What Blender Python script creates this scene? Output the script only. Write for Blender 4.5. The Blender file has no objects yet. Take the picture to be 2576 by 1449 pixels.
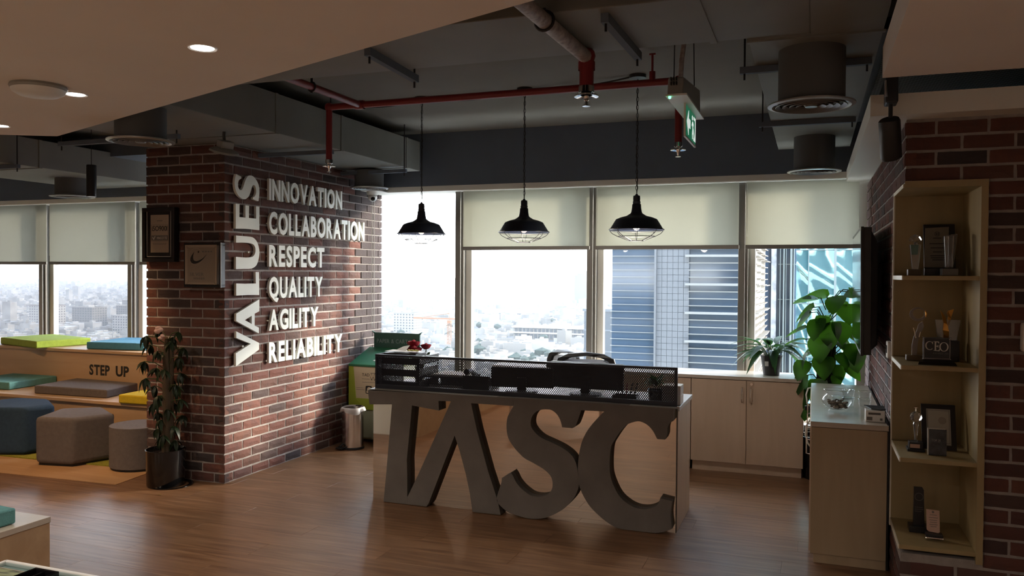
import bpy, bmesh, math, random
from mathutils import Vector, Matrix
from mathutils.geometry import tessellate_polygon

random.seed(7)
PI = math.pi
scene = bpy.context.scene
COL = scene.collection

# ------------------------------------------------------------------ camera, sky, sun, exposure
cam_data = bpy.data.cameras.new('camera')
cam = bpy.data.objects.new('camera', cam_data)
COL.objects.link(cam)
cam_data.sensor_width = 36.0
cam_data.lens = 28.595
cam_data.clip_start = 0.05
cam_data.clip_end = 30000
_R = ((0.938, 0.012, -0.347), (0.347, -0.014, 0.938), (0.006, -1.0, -0.018))
_r = Vector((0.93778, 0.34667, 0.00618)); _f = Vector((-0.34663, 0.93784, -0.01772))
_f.normalize(); _u = _r.cross(_f).normalized(); _r = _f.cross(_u).normalized()
cam.matrix_world = Matrix(((_r.x, _u.x, -_f.x, 0), (_r.y, _u.y, -_f.y, 0), (_r.z, _u.z, -_f.z, 1.53), (0, 0, 0, 1)))
scene.camera = cam

world = bpy.data.worlds.new('hazy_sky')
scene.world = world
world.use_nodes = True
_nt = world.node_tree
_bg = _nt.nodes['Background']
_tc = _nt.nodes.new('ShaderNodeTexCoord')
_sx = _nt.nodes.new('ShaderNodeSeparateXYZ')
_cr = _nt.nodes.new('ShaderNodeValToRGB')
_nt.links.new(_tc.outputs['Generated'], _sx.inputs[0])
_nt.links.new(_sx.outputs['Z'], _cr.inputs['Fac'])
_nt.links.new(_cr.outputs['Color'], _bg.inputs['Color'])
_cr.color_ramp.elements[0].position = 0.0
_cr.color_ramp.elements[0].color = (0.97, 0.975, 1.0, 1)
_cr.color_ramp.elements[1].position = 0.9
_cr.color_ramp.elements[1].color = (0.62, 0.76, 1.0, 1)
_bg.inputs['Strength'].default_value = 5.8

sun_data = bpy.data.lights.new('sun', 'SUN')
sun = bpy.data.objects.new('sun', sun_data)
COL.objects.link(sun)
sun_data.energy = 5.5
sun_data.angle = math.radians(9.0)
sun_data.color = (1.0, 0.86, 0.70)
SUN_DIR = Vector((-0.78, -0.55, -0.29)).normalized()
sun.rotation_euler = SUN_DIR.to_track_quat('-Z', 'Y').to_euler()

scene.view_settings.view_transform = 'Standard'
scene.view_settings.look = 'None'
scene.view_settings.exposure = 1.0
scene.view_settings.gamma = 1.0
scene.view_settings.use_curve_mapping = False
try:
    scene.cycles.max_bounces = 8
    scene.cycles.diffuse_bounces = 4
    scene.cycles.glossy_bounces = 3
    scene.cycles.transmission_bounces = 6
    scene.cycles.transparent_max_bounces = 12
    scene.cycles.volume_bounces = 0
    scene.cycles.sample_clamp_indirect = 6.0
    scene.cycles.caustics_reflective = False
    scene.cycles.caustics_refractive = False
except Exception:
    pass

# ------------------------------------------------------------------ materials
def _new(name):
    m = bpy.data.materials.new(name); m.use_nodes = True
    return m, m.node_tree, m.node_tree.nodes['Principled BSDF']

def mk(name, color, rough=0.6, metal=0.0, spec=0.4, var=0.0, scale=8.0, stretch=(1, 1, 1), bump=0.0, bscale=60.0, objvar=0.0, trans=0.0, emit=None, estr=0.0, coat=0.0):
    """Principled material with optional noise tint, per-object tint and fine bump."""
    m, nt, p = _new(name)
    N, L = nt.nodes, nt.links
    p.inputs['Base Color'].default_value = (*color, 1)
    p.inputs['Roughness'].default_value = rough
    p.inputs['Metallic'].default_value = metal
    p.inputs['Specular IOR Level'].default_value = spec
    if coat: p.inputs['Coat Weight'].default_value = coat; p.inputs['Coat Roughness'].default_value = 0.15
    if trans: p.inputs['Transmission Weight'].default_value = trans
    if emit: p.inputs['Emission Color'].default_value = (*emit, 1); p.inputs['Emission Strength'].default_value = estr
    if var or objvar or bump:
        tc = N.new('ShaderNodeTexCoord'); mp = N.new('ShaderNodeMapping'); mp.inputs['Scale'].default_value = stretch
        L.new(tc.outputs['Object'], mp.inputs['Vector'])
    if var or objvar:
        hsv = N.new('ShaderNodeHueSaturation'); hsv.inputs['Color'].default_value = (*color, 1)
        val = None
        if var:
            nz = N.new('ShaderNodeTexNoise'); nz.inputs['Scale'].default_value = scale; nz.inputs['Detail'].default_value = 5
            L.new(mp.outputs[0], nz.inputs['Vector'])
            mr = N.new('ShaderNodeMapRange'); mr.inputs['From Min'].default_value = 0.3; mr.inputs['From Max'].default_value = 0.7
            mr.inputs['To Min'].default_value = 1 - var; mr.inputs['To Max'].default_value = 1 + var
            L.new(nz.outputs['Fac'], mr.inputs['Value']); val = mr.outputs[0]
        if objvar:
            oi = N.new('ShaderNodeObjectInfo'); m2 = N.new('ShaderNodeMapRange')
            m2.inputs['To Min'].default_value = 1 - objvar; m2.inputs['To Max'].default_value = 1 + objvar
            L.new(oi.outputs['Random'], m2.inputs['Value'])
            if val is None: val = m2.outputs[0]
            else:
                mu = N.new('ShaderNodeMath'); mu.operation = 'MULTIPLY'; L.new(val, mu.inputs[0]); L.new(m2.outputs[0], mu.inputs[1]); val = mu.outputs[0]
        L.new(val, hsv.inputs['Value']); L.new(hsv.outputs[0], p.inputs['Base Color'])
    if bump:
        nb = N.new('ShaderNodeTexNoise'); nb.inputs['Scale'].default_value = bscale; nb.inputs['Detail'].default_value = 4
        L.new(mp.outputs[0], nb.inputs['Vector'])
        b = N.new('ShaderNodeBump'); b.inputs['Strength'].default_value = bump; b.inputs['Distance'].default_value = 0.01
        L.new(nb.outputs['Fac'], b.inputs['Height']); L.new(b.outputs[0], p.inputs['Normal'])
    return m

def mk_brick():
    m, nt, p = _new('brick_clay'); N, L = nt.nodes, nt.links
    oi = N.new('ShaderNodeObjectInfo'); cr = N.new('ShaderNodeValToRGB')
    cols = [(0, (.112, .050, .042)), (.22, (.138, .060, .048)), (.4, (.092, .044, .039)), (.55, (.155, .072, .054)), (.68, (.052, .041, .042)), (.8, (.112, .066, .056)), (.9, (.048, .042, .045)), (1.0, (.125, .052, .043))]
    e = cr.color_ramp.elements
    e[0].position = 0; e[0].color = (*cols[0][1], 1); e[1].position = 1; e[1].color = (*cols[-1][1], 1)
    for ps, c in cols[1:-1]:
        n = e.new(ps); n.color = (*c, 1)
    L.new(oi.outputs['Random'], cr.inputs['Fac'])
    tc = N.new('ShaderNodeTexCoord'); nz = N.new('ShaderNodeTexNoise'); nz.inputs['Scale'].default_value = 14; nz.inputs['Detail'].default_value = 6
    ad = N.new('ShaderNodeVectorMath'); ad.operation = 'ADD'; L.new(tc.outputs['Object'], ad.inputs[0]); L.new(oi.outputs['Location'], ad.inputs[1])
    L.new(ad.outputs[0], nz.inputs['Vector'])
    mx = N.new('ShaderNodeMix'); mx.data_type = 'RGBA'; mx.inputs['B'].default_value = (.07, .05, .05, 1)
    mr = N.new('ShaderNodeMapRange'); mr.inputs['From Min'].default_value = .5; mr.inputs['From Max'].default_value = .75; mr.inputs['To Max'].default_value = .6
    L.new(nz.outputs['Fac'], mr.inputs['Value']); L.new(mr.outputs[0], mx.inputs['Factor']); L.new(cr.outputs[0], mx.inputs['A'])
    L.new(mx.outputs['Result'], p.inputs['Base Color']); p.inputs['Roughness'].default_value = .85; p.inputs['Specular IOR Level'].default_value = .25
    nb = N.new('ShaderNodeTexNoise'); nb.inputs['Scale'].default_value = 70; nb.inputs['Detail'].default_value = 5
    L.new(ad.outputs[0], nb.inputs['Vector'])
    b = N.new('ShaderNodeBump'); b.inputs['Strength'].default_value = .5; b.inputs['Distance'].default_value = .006
    L.new(nb.outputs['Fac'], b.inputs['Height']); L.new(b.outputs[0], p.inputs['Normal'])
    return m

def mk_wood(name, c1, c2, rough=.35, scale=3.0, stretch=(1, 14, 1), objvar=.18, bump=.08, spec=.5):
    m, nt, p = _new(name); N, L = nt.nodes, nt.links
    tc = N.new('ShaderNodeTexCoord'); oi = N.new('ShaderNodeObjectInfo')
    ad = N.new('ShaderNodeVectorMath'); ad.operation = 'ADD'
    sc = N.new('ShaderNodeVectorMath'); sc.operation = 'SCALE'; sc.inputs['Scale'].default_value = 7.3
    cmb = N.new('ShaderNodeCombineXYZ'); L.new(oi.outputs['Random'], cmb.inputs[0]); L.new(oi.outputs['Random'], cmb.inputs[2])
    L.new(cmb.outputs[0], sc.inputs[0]); L.new(tc.outputs['Object'], ad.inputs[0]); L.new(sc.outputs[0], ad.inputs[1])
    mp = N.new('ShaderNodeMapping'); mp.inputs['Scale'].default_value = stretch; L.new(ad.outputs[0], mp.inputs['Vector'])
    nz = N.new('ShaderNodeTexNoise'); nz.inputs['Scale'].default_value = scale; nz.inputs['Detail'].default_value = 8; nz.inputs['Distortion'].default_value = .6
    L.new(mp.outputs[0], nz.inputs['Vector'])
    cr = N.new('ShaderNodeValToRGB'); cr.color_ramp.elements[0].position = .35; cr.color_ramp.elements[0].color = (*c1, 1)
    cr.color_ramp.elements[1].position = .68; cr.color_ramp.elements[1].color = (*c2, 1)
    L.new(nz.outputs['Fac'], cr.inputs['Fac'])
    hsv = N.new('ShaderNodeHueSaturation'); L.new(cr.outputs[0], hsv.inputs['Color'])
    mr = N.new('ShaderNodeMapRange'); mr.inputs['To Min'].default_value = 1 - objvar; mr.inputs['To Max'].default_value = 1 + objvar
    L.new(oi.outputs['Random'], mr.inputs['Value']); L.new(mr.outputs[0], hsv.inputs['Value'])
    L.new(hsv.outputs[0], p.inputs['Base Color']); p.inputs['Roughness'].default_value = rough; p.inputs['Specular IOR Level'].default_value = spec
    if bump:
        b = N.new('ShaderNodeBump'); b.inputs['Strength'].default_value = bump; b.inputs['Distance'].default_value = .004
        L.new(nz.outputs['Fac'], b.inputs['Height']); L.new(b.outputs[0], p.inputs['Normal'])
    return m

def mk_pane(name, tint=(.945, .965, .96), refl=.06):
    """thin flat glazing: lets light straight through with a tint, reflects a little"""
    m = bpy.data.materials.new(name); m.use_nodes = True; nt = m.node_tree; N, L = nt.nodes, nt.links
    N.remove(N['Principled BSDF'])
    t = N.new('ShaderNodeBsdfTransparent'); t.inputs[0].default_value = (*tint, 1)
    g = N.new('ShaderNodeBsdfGlossy'); g.inputs['Roughness'].default_value = .02
    fr = N.new('ShaderNodeFresnel'); fr.inputs['IOR'].default_value = 1.3
    mu = N.new('ShaderNodeMath'); mu.operation = 'MULTIPLY_ADD'; mu.inputs[1].default_value = .9; mu.inputs[2].default_value = 0
    ge = N.new('ShaderNodeNewGeometry'); iv = N.new('ShaderNodeMath'); iv.operation = 'SUBTRACT'; iv.inputs[0].default_value = 1
    L.new(ge.outputs['Backfacing'], iv.inputs[1]); m0 = N.new('ShaderNodeMath'); m0.operation = 'MULTIPLY'
    L.new(fr.outputs[0], m0.inputs[0]); L.new(iv.outputs[0], m0.inputs[1]); L.new(m0.outputs[0], mu.inputs[0])
    mx = N.new('ShaderNodeMixShader'); L.new(mu.outputs[0], mx.inputs[0]); L.new(t.outputs[0], mx.inputs[1]); L.new(g.outputs[0], mx.inputs[2])
    L.new(mx.outputs[0], N['Material Output'].inputs['Surface'])
    return m

def mk_translucent(name, color, tr, fac=.5, weave=0.0, rough=.5, gloss=0.0):
    m = bpy.data.materials.new(name); m.use_nodes = True; nt = m.node_tree; N, L = nt.nodes, nt.links
    p = N['Principled BSDF']; p.inputs['Base Color'].default_value = (*color, 1); p.inputs['Roughness'].default_value = rough
    p.inputs['Specular IOR Level'].default_value = gloss
    t = N.new('ShaderNodeBsdfTranslucent'); t.inputs[0].default_value = (*tr, 1)
    mx = N.new('ShaderNodeMixShader'); mx.inputs[0].default_value = fac
    L.new(p.outputs[0], mx.inputs[1]); L.new(t.outputs[0], mx.inputs[2]); L.new(mx.outputs[0], N['Material Output'].inputs['Surface'])
    if weave:
        tc = N.new('ShaderNodeTexCoord'); nz = N.new('ShaderNodeTexNoise'); nz.inputs['Scale'].default_value = 3; nz.inputs['Detail'].default_value = 8
        L.new(tc.outputs['Object'], nz.inputs['Vector'])
        h = N.new('ShaderNodeHueSaturation'); h.inputs['Color'].default_value = (*tr, 1)
        mr = N.new('ShaderNodeMapRange'); mr.inputs['To Min'].default_value = 1 - weave; mr.inputs['To Max'].default_value = 1 + weave
        L.new(nz.outputs['Fac'], mr.inputs['Value']); L.new(mr.outputs[0], h.inputs['Value']); L.new(h.outputs[0], t.inputs[0])
    return m

def mk_emit(name, color, s):
    m = bpy.data.materials.new(name); m.use_nodes = True; nt = m.node_tree
    nt.nodes.remove(nt.nodes['Principled BSDF'])
    e = nt.nodes.new('ShaderNodeEmission'); e.inputs[0].default_value = (*color, 1); e.inputs[1].default_value = s
    nt.links.new(e.outputs[0], nt.nodes['Material Output'].inputs['Surface'])
    return m

M = {}
M['brick'] = mk_brick()
M['mortar'] = mk('mortar', (.30, .275, .26), .95, var=.15, scale=20, bump=.4, bscale=90)
M['plank'] = mk_wood('oak_laminate', (.15, .075, .038), (.27, .15, .08), rough=.33, scale=2.2, stretch=(1.2, 16, 1), objvar=.07)
M['subfloor'] = mk('subfloor', (.12, .06, .035), .5)
M['gypsum'] = mk('gypsum_white', (.76, .70, .64), .9, var=.03, scale=2)
M['ceiling'] = mk('grey_ceiling_paint', (.175, .168, .152), .9, var=.05, scale=3)
M['beam'] = mk('backlit_beam_grey', (.115, .145, .19), .85, var=.06, scale=3)  # backlit darkness and bluish lens glare put into the beam colour
M['void'] = mk('unlit_void_black', (.03, .035, .035), .9)  # near black in place of the shade in an unlit ceiling space
M['duct'] = mk('painted_duct_grey', (.20, .208, .20), .7, var=.05, scale=4, bump=.05, bscale=4)
M['duct_dark'] = mk('duct_collar_grey', (.10, .105, .11), .8)
M['diffuser_ring'] = mk('diffuser_ring', (.15, .15, .15), .4, metal=.3)
M['diffuser'] = mk('diffuser_aluminium', (.36, .36, .35), .35, metal=.5)
M['grille_grey'] = mk('grille_grey', (.40, .42, .42), .5)
M['black_metal'] = mk('black_metal', (.018, .019, .022), .45)
M['navy_metal'] = mk('lamp_enamel_black', (.016, .022, .038), .4)
M['steel'] = mk('brushed_steel', (.62, .57, .53), .22, metal=1.0, var=.05, scale=3, stretch=(1, 1, .05))
M['chrome'] = mk('chrome', (.8, .8, .8), .12, metal=1.0)
M['red_pipe'] = mk('red_fire_pipe', (.20, .022, .026), .4)
M['grey_pipe'] = mk('grey_wrapped_pipe', (.34, .30, .29), .5, var=.35, scale=40, bump=.6, bscale=60)
M['white_plastic'] = mk('white_plastic', (.74, .74, .72), .45)
M['grey_plastic'] = mk('grey_plastic', (.30, .30, .28), .5)
M['letter_white'] = mk('white_acrylic', (.80, .82, .76), .5, var=.02)
M['letter_edge'] = M['letter_white']
M['concrete'] = mk('concrete_letter', (.155, .145, .135), .9, var=.12, scale=5, bump=.25, bscale=120)
M['mirror'] = mk('bronze_mirror', (.66, .56, .46), .03, metal=1.0)
M['maple'] = mk_wood('maple_laminate', (.52, .40, .30), (.57, .44, .335), rough=.5, scale=1.5, stretch=(9, 9, .8), objvar=.0, bump=0, spec=.4)
M['maple_top'] = mk_wood('maple_top', (.47, .42, .36), (.52, .47, .40), rough=.28, scale=1.5, stretch=(.8, 9, 9), objvar=.0, bump=0, spec=.5)
M['ply'] = mk_wood('birch_ply_board', (.40, .27, .16), (.47, .33, .20), rough=.5, scale=1.2, stretch=(.8, 9, 9), objvar=.0, bump=0)
M['ply_edge'] = mk('ply_edge', (.36, .22, .12), .6)
M['credenza'] = mk_wood('credenza_maple', (.37, .29, .19), (.42, .33, .22), rough=.5, scale=1.5, stretch=(9, 9, .8), objvar=.0, bump=0)
M['niche'] = mk_wood('niche_oak', (.30, .235, .115), (.36, .28, .14), rough=.5, scale=1.5, stretch=(6, 6, .8), objvar=.0, bump=0)
M['pale_edge'] = mk('pale_lit_face', (.72, .69, .60), .4)  # pale tone stands for window light on the end faces
M['black_plastic'] = mk('black_plastic', (.012, .013, .015), .4)
M['screen'] = mk('black_glass_screen', (.004, .004, .005), .08, spec=.6)
M['white_paint'] = mk('white_window_paint', (.78, .78, .73), .5)
M['alu'] = mk('anodised_frame', (.20, .195, .18), .5, metal=.3)
M['pane'] = mk_pane('window_glass')
M['pane_darkened'] = mk_pane('darkened_glass', (.68, .69, .70))  # left panes darkened to dim the view and daylight there
M['blind'] = mk_translucent('blind_fabric', (.40, .395, .35), (.50, .495, .435), .70, weave=.05)
M['fabric_green'] = mk('lime_fabric', (.26, .36, .05), .95, bump=.5, bscale=200, var=.08, scale=30)
M['fabric_blue'] = mk('sky_blue_fabric', (.06, .22, .35), .95, bump=.5, bscale=200, var=.08, scale=30)
M['fabric_teal'] = mk('teal_fabric', (.11, .29, .30), .95, bump=.5, bscale=200, var=.08, scale=30)
M['fabric_grey'] = mk('grey_fabric', (.14, .115, .115), .95, bump=.5, bscale=250, var=.1, scale=40)
M['fabric_brown'] = mk('taupe_fabric', (.13, .115, .112), .95, bump=.5, bscale=250, var=.1, scale=40)
M['fabric_navy'] = mk('navy_fabric', (.022, .052, .10), .95, bump=.5, bscale=250, var=.1, scale=40)
M['fabric_yellow'] = mk('yellow_fabric', (.55, .42, .02), .95, bump=.5, bscale=200, var=.08, scale=30)
M['rug'] = mk('lime_rug', (.28, .27, .03), 1.0, var=.3, scale=120, bump=.8, bscale=300)
M['mat'] = mk_wood('tan_floor_board', (.40, .23, .11), (.47, .29, .15), rough=.45, scale=1.5, stretch=(1, 9, 9), objvar=0, bump=0)
M['black_gloss'] = mk('black_gloss_pot', (.006, .006, .007), .12, spec=.6)
M['soil'] = mk('soil', (.03, .022, .015), 1.0, var=.4, scale=60, bump=.8, bscale=90)
M['leaf_dark'] = mk_translucent('umbrella_leaf', (.012, .022, .010), (.02, .045, .010), .15, rough=.4, gloss=.3)
M['leaf_pothos'] = mk_translucent('pothos_leaf', (.014, .050, .010), (.09, .27, .014), .36, rough=.4, gloss=.25)
M['leaf_lily'] = mk_translucent('lily_leaf', (.018, .052, .022), (.05, .15, .03), .3, rough=.45, gloss=.25)
M['stem'] = mk('stem_brown', (.07, .05, .03), .8)
M['stem_green'] = mk('stem_green', (.05, .09, .025), .6)
M['moss'] = mk('moss_pole', (.028, .024, .014), 1.0, var=.5, scale=50, bump=1, bscale=70)
M['rose'] = mk('red_rose_petal', (.28, .012, .03), .6)
M['pink'] = mk('pale_pink', (.62, .42, .38), .7)
M['paper'] = mk('white_paper', (.75, .75, .73), .7)
M['gold'] = mk('gold_metal', (.65, .33, .07), .3, metal=.8)
M['crystal'] = mk('crystal_glass', (.93, .95, .95), .03, trans=.92, spec=.6)
M['glassware'] = mk_pane('thin_glassware', (.96, .97, .97), .35)
M['candy'] = mk('candy_wrappers', (.25, .22, .18), .35, var=.8, scale=70)
M['frame_black'] = mk('black_frame', (.012, .012, .014), .35)
M['cream_print'] = mk('cream_print', (.36, .29, .22), .6)
M['print_dark'] = mk('dark_ink', (.02, .02, .02), .7)
M['print_grey'] = mk('grey_ink', (.15, .14, .13), .7)
M['silver_paper'] = mk('silver_certificate', (.42, .41, .38), .35)
M['pink_plate'] = mk('pink_plate', (.50, .34, .27), .5)
M['sign_grey'] = mk('sign_grey', (.20, .25, .25), .6)
M['print_white'] = mk('white_ink', (.62, .6, .57), .6)
M['bin_green'] = mk('recycle_green', (.015, .12, .055), .5)
M['bin_board'] = mk('recycle_dark_green', (.02, .075, .055), .5)
M['bin_lime'] = mk('recycle_lime', (.30, .38, .04), .5)
M['bin_cream'] = mk('recycle_cream', (.55, .47, .33), .5)
M['bin_pale'] = mk('recycle_pale_green', (.42, .47, .34), .5)
M['bag'] = mk_translucent('thin_bag_plastic', (.7, .68, .68), (.5, .5, .5), .4, rough=.3, gloss=.5)
M['exit_green'] = mk('exit_green', (.006, .20, .085), .4, emit=(.01, .42, .19), estr=.10)
M['exit_white'] = mk('exit_white', (.8, .85, .82), .4, emit=(.8, .9, .85), estr=.35)
M['led'] = mk_emit('green_led', (.1, 1, .3), 3)
M['lamp_disc'] = mk_emit('downlight_disc', (1, .93, .85), 14)
M['bulb'] = mk_emit('warm_bulb', (1, .88, .82), 9)
M['bulb_dim'] = mk_emit('warm_bulb_dim', (1, .72, .58), 4)
M['spot_lens'] = mk('amber_lamp_glass', (.62, .42, .26), .3, emit=(1, .6, .3), estr=.25)
M['wire'] = mk('pale_cable', (.5, .49, .45), .5)
M['black_mesh'] = mk('black_expanded_mesh', (.022, .028, .048), .5)  # navy cast stands for flare haze over the black mesh
M['chair_mesh'] = mk_translucent('chair_net', (.02, .022, .026), (.12, .12, .13), .45)
M['desk_white'] = mk('desk_white', (.62, .63, .62), .3)
M['terracotta_dark'] = mk('dark_plastic_pot', (.022, .017, .017), .5)
M['stone_sill'] = mk('sill_stone', (.05, .06, .06), .4)
# outdoors
M['tower_glass'] = mk('tower_blue_glass', (0.034, 0.057, 0.092), .12, spec=.7, var=.12, scale=.4)
M['tower_panel'] = mk('tower_pale_panel', (0.101, 0.108, 0.119), .5, var=.05, scale=.3)
M['tower_joint'] = mk('tower_joint', (0.069, 0.078, 0.090), .7)
M['louver'] = mk('louver_pale', (0.169, 0.174, 0.169), .5)
M['louver_cream'] = mk('louver_cream', (0.202, 0.180, 0.153), .5)
M['teal_glass'] = mk('teal_mirror_glass', (.40, .66, .70), .03, metal=.92)
M['teal_mullion'] = mk('teal_mullion', (0.137, 0.169, 0.174), .4)
M['teal_pale'] = mk('pale_teal_glass', (0.114, 0.180, 0.180), .15)
M['facade_white'] = mk('white_spandrel', (.26, .29, .285), .5)
M['facade_dark'] = mk('facade_glass', (.022, .046, .056), .2)
M['ground'] = mk('city_ground', (.040, .042, .045), 1.0, var=.25, scale=.012)
M['house'] = mk('city_plaster', (.150, .142, .130), .9, objvar=.35)
M['house_mass'] = mk('city_plaster_mass', (.150, .143, .132), .9, var=.45, scale=.03)
M['window_dark'] = mk('city_window', (.022, .027, .033), .4)
M['far_tower'] = mk('far_tower_blue', (.06, .072, .085), .5)
M['far_block'] = mk('far_glass_block', (0.020, 0.030, 0.042), .3)
M['tree'] = mk('city_tree', (.012, .022, .016), 1.0, var=.4, scale=.4, objvar=.2)
M['crane'] = mk('crane_orange', (0.158, 0.066, 0.026), .6)
M['tent'] = mk('white_tent', (.26, .26, .255), .6)

# ------------------------------------------------------------------ geometry helpers
class G:
    """collects polygons, then becomes ONE mesh object"""
    def __init__(s): s.v = []; s.f = []
    def add(s, vs, fs):
        b = len(s.v); s.v += [tuple(p) for p in vs]; s.f += [tuple(b + i for i in f) for f in fs]; return s
    def box(s, x0, y0, z0, x1, y1, z1):
        v = [(x0, y0, z0), (x1, y0, z0), (x1, y1, z0), (x0, y1, z0), (x0, y0, z1), (x1, y0, z1), (x1, y1, z1), (x0, y1, z1)]
        return s.add(v, [(0, 3, 2, 1), (4, 5, 6, 7), (0, 1, 5, 4), (1, 2, 6, 5), (2, 3, 7, 6), (3, 0, 4, 7)])
    def hexa(s, b, t):
        """bottom quad b and top quad t, both counter-clockwise from above"""
        n = len(b)
        return s.add(list(b) + list(t), [tuple(range(n - 1, -1, -1)), tuple(range(n, 2 * n))] + [(i, (i + 1) % n, n + (i + 1) % n, n + i) for i in range(n)])
    def tube(s, pts, r, n=8, cap=True):
        pts = [Vector(p) for p in pts]; rings = []; up = None
        for i, p in enumerate(pts):
            a = pts[max(0, i - 1)]; c = pts[min(len(pts) - 1, i + 1)]
            d = (c - a).normalized()
            if up is None:
                up = Vector((0, 0, 1)) if abs(d.z) < .9 else Vector((1, 0, 0))
            x = d.cross(up)
            if x.length < 1e-6: x = d.cross(Vector((0, 1, 0)))
            x.normalize(); y = x.cross(d).normalized(); up = y
            rr = r[i] if isinstance(r, (list, tuple)) else r
            rings.append([p + x * (rr * math.cos(2 * PI * k / n)) + y * (rr * math.sin(2 * PI * k / n)) for k in range(n)])
        vs = [v for rg in rings for v in rg]; fs = []
        for i in range(len(rings) - 1):
            for k in range(n):
                fs.append((i * n + k, i * n + (k + 1) % n, (i + 1) * n + (k + 1) % n, (i + 1) * n + k))
        if cap: fs += [tuple(range(n - 1, -1, -1)), tuple(range((len(rings) - 1) * n, len(rings) * n))]
        return s.add(vs, fs)
    def ring(s, c, R, r, n=28, m=6, axis='z'):
        c = Vector(c); vs = []; fs = []
        for i in range(n):
            a = 2 * PI * i / n
            for j in range(m):
                b = 2 * PI * j / m; q = (R + r * math.cos(b))
                p = (q * math.cos(a), q * math.sin(a), r * math.sin(b))
                if axis == 'x': p = (p[2], p[0], p[1])
                if axis == 'y': p = (p[0], p[2], p[1])
                vs.append(c + Vector(p))
        for i in range(n):
            for j in range(m):
                fs.append((i * m + j, ((i + 1) % n) * m + j, ((i + 1) % n) * m + (j + 1) % m, i * m + (j + 1) % m))
        return s.add(vs, fs)
    def lathe(s, prof, c=(0, 0, 0), n=24, axis='z'):
        c = Vector(c); vs = []; fs = []; k = len(prof)
        for i in range(n):
            a = 2 * PI * i / n
            for r, z in prof:
                p = (r * math.cos(a), r * math.sin(a), z)
                if axis == 'x': p = (z, r * math.cos(a), r * math.sin(a))
                if axis == 'y': p = (r * math.cos(a), z, r * math.sin(a))
                vs.append(c + Vector(p))
        for i in range(n):
            for j in range(k - 1):
                fs.append((i * k + j, ((i + 1) % n) * k + j, ((i + 1) % n) * k + j + 1, i * k + j + 1))
        return s.add(vs, fs)
    def prism(s, loops, fn, w0, w1):
        """flat outline(s) (first outer, then holes) given thickness; fn(u, v, w) -> point"""
        flat = [p for l in loops for p in l]
        tris = tessellate_polygon([[Vector((u, v, 0)) for u, v in l] for l in loops])
        vs = [fn(u, v, w0) for u, v in flat] + [fn(u, v, w1) for u, v in flat]; n = len(flat)
        fs = [t for t in tris] + [tuple(n + i for i in reversed(t)) for t in tris]
        o = 0
        for l in loops:
            k = len(l)
            for i in range(k):
                a = o + i; b = o + (i + 1) % k
                fs.append((a, b, n + b, n + a))
            o += k
        return s.add(vs, fs)
    def ico(s, c, r, sub=1, sc=(1, 1, 1), jit=0.0):
        bm = bmesh.new(); bmesh.ops.create_icosphere(bm, subdivisions=sub, radius=1)
        vs = []
        for v in bm.verts:
            k = r * (1 + random.uniform(-jit, jit)); vs.append((c[0] + v.co.x * k * sc[0], c[1] + v.co.y * k * sc[1], c[2] + v.co.z * k * sc[2]))
        fs = [tuple(v.index for v in f.verts) for f in bm.faces]; bm.free()
        return s.add(vs, fs)
    def mesh(s, name, mat, smooth=False, fix=True):
        me = bpy.data.meshes.new(name); me.from_pydata(s.v, [], s.f)
        if fix:
            bm = bmesh.new(); bm.from_mesh(me); bmesh.ops.recalc_face_normals(bm, faces=bm.faces); bm.to_mesh(me); bm.free()
        if smooth:
            me.polygons.foreach_set('use_smooth', [True] * len(me.polygons))
            try: me.set_sharp_from_angle(angle=math.radians(40))
            except Exception: pass
        if mat is not None: me.materials.append(mat)
        me.update(); return me

def link(name, me, parent=None):
    o = bpy.data.objects.new(name, me); COL.objects.link(o)
    if parent is not None:
        o.parent = parent; o.matrix_parent_inverse = _inv(parent)
    return o
_WORLD = {}
def _inv(parent):
    return _WORLD.get(parent.name, Matrix.Identity(4)).inverted()
def part(name, g, mat, parent, smooth=False, bevel=0.0, label=None, stuff=False, fix=True):
    o = link(name, g.mesh(name, M[mat] if isinstance(mat, str) else mat, smooth, fix), parent)
    if bevel:
        b = o.modifiers.new('edge', 'BEVEL'); b.width = bevel; b.segments = 2; b.limit_method = 'ANGLE'
    if label: o['label'] = label
    if stuff: o['kind'] = 'stuff'
    return o
def thing(name, label, cat, loc, group=None):
    o = bpy.data.objects.new(name, None); COL.objects.link(o); o.location = loc
    o.empty_display_size = .1
    _WORLD[o.name] = Matrix.Translation(loc)
    o['label'] = label; o['category'] = cat
    if group: o['group'] = group
    return o
def single(name, g, mat, label, cat, group=None, smooth=False, bevel=0.0):
    o = part(name, g, mat, None, smooth, bevel)
    o['label'] = label; o['category'] = cat
    if group: o['group'] = group
    return o
def struct(name, g, mat, label=None, smooth=False, bevel=0.0):
    o = part(name, g, mat, None, smooth, bevel); o['kind'] = 'structure'
    if label: o['label'] = label
    return o
def at(me, name, parent, loc, rot=(0, 0, 0), scale=(1, 1, 1)):
    """an object with shared mesh data at a place of its own, child of parent"""
    o = bpy.data.objects.new(name, me); COL.objects.link(o)
    o.parent = parent; o.matrix_parent_inverse = _inv(parent)
    o.location = loc; o.rotation_euler = rot; o.scale = scale
    return o
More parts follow.
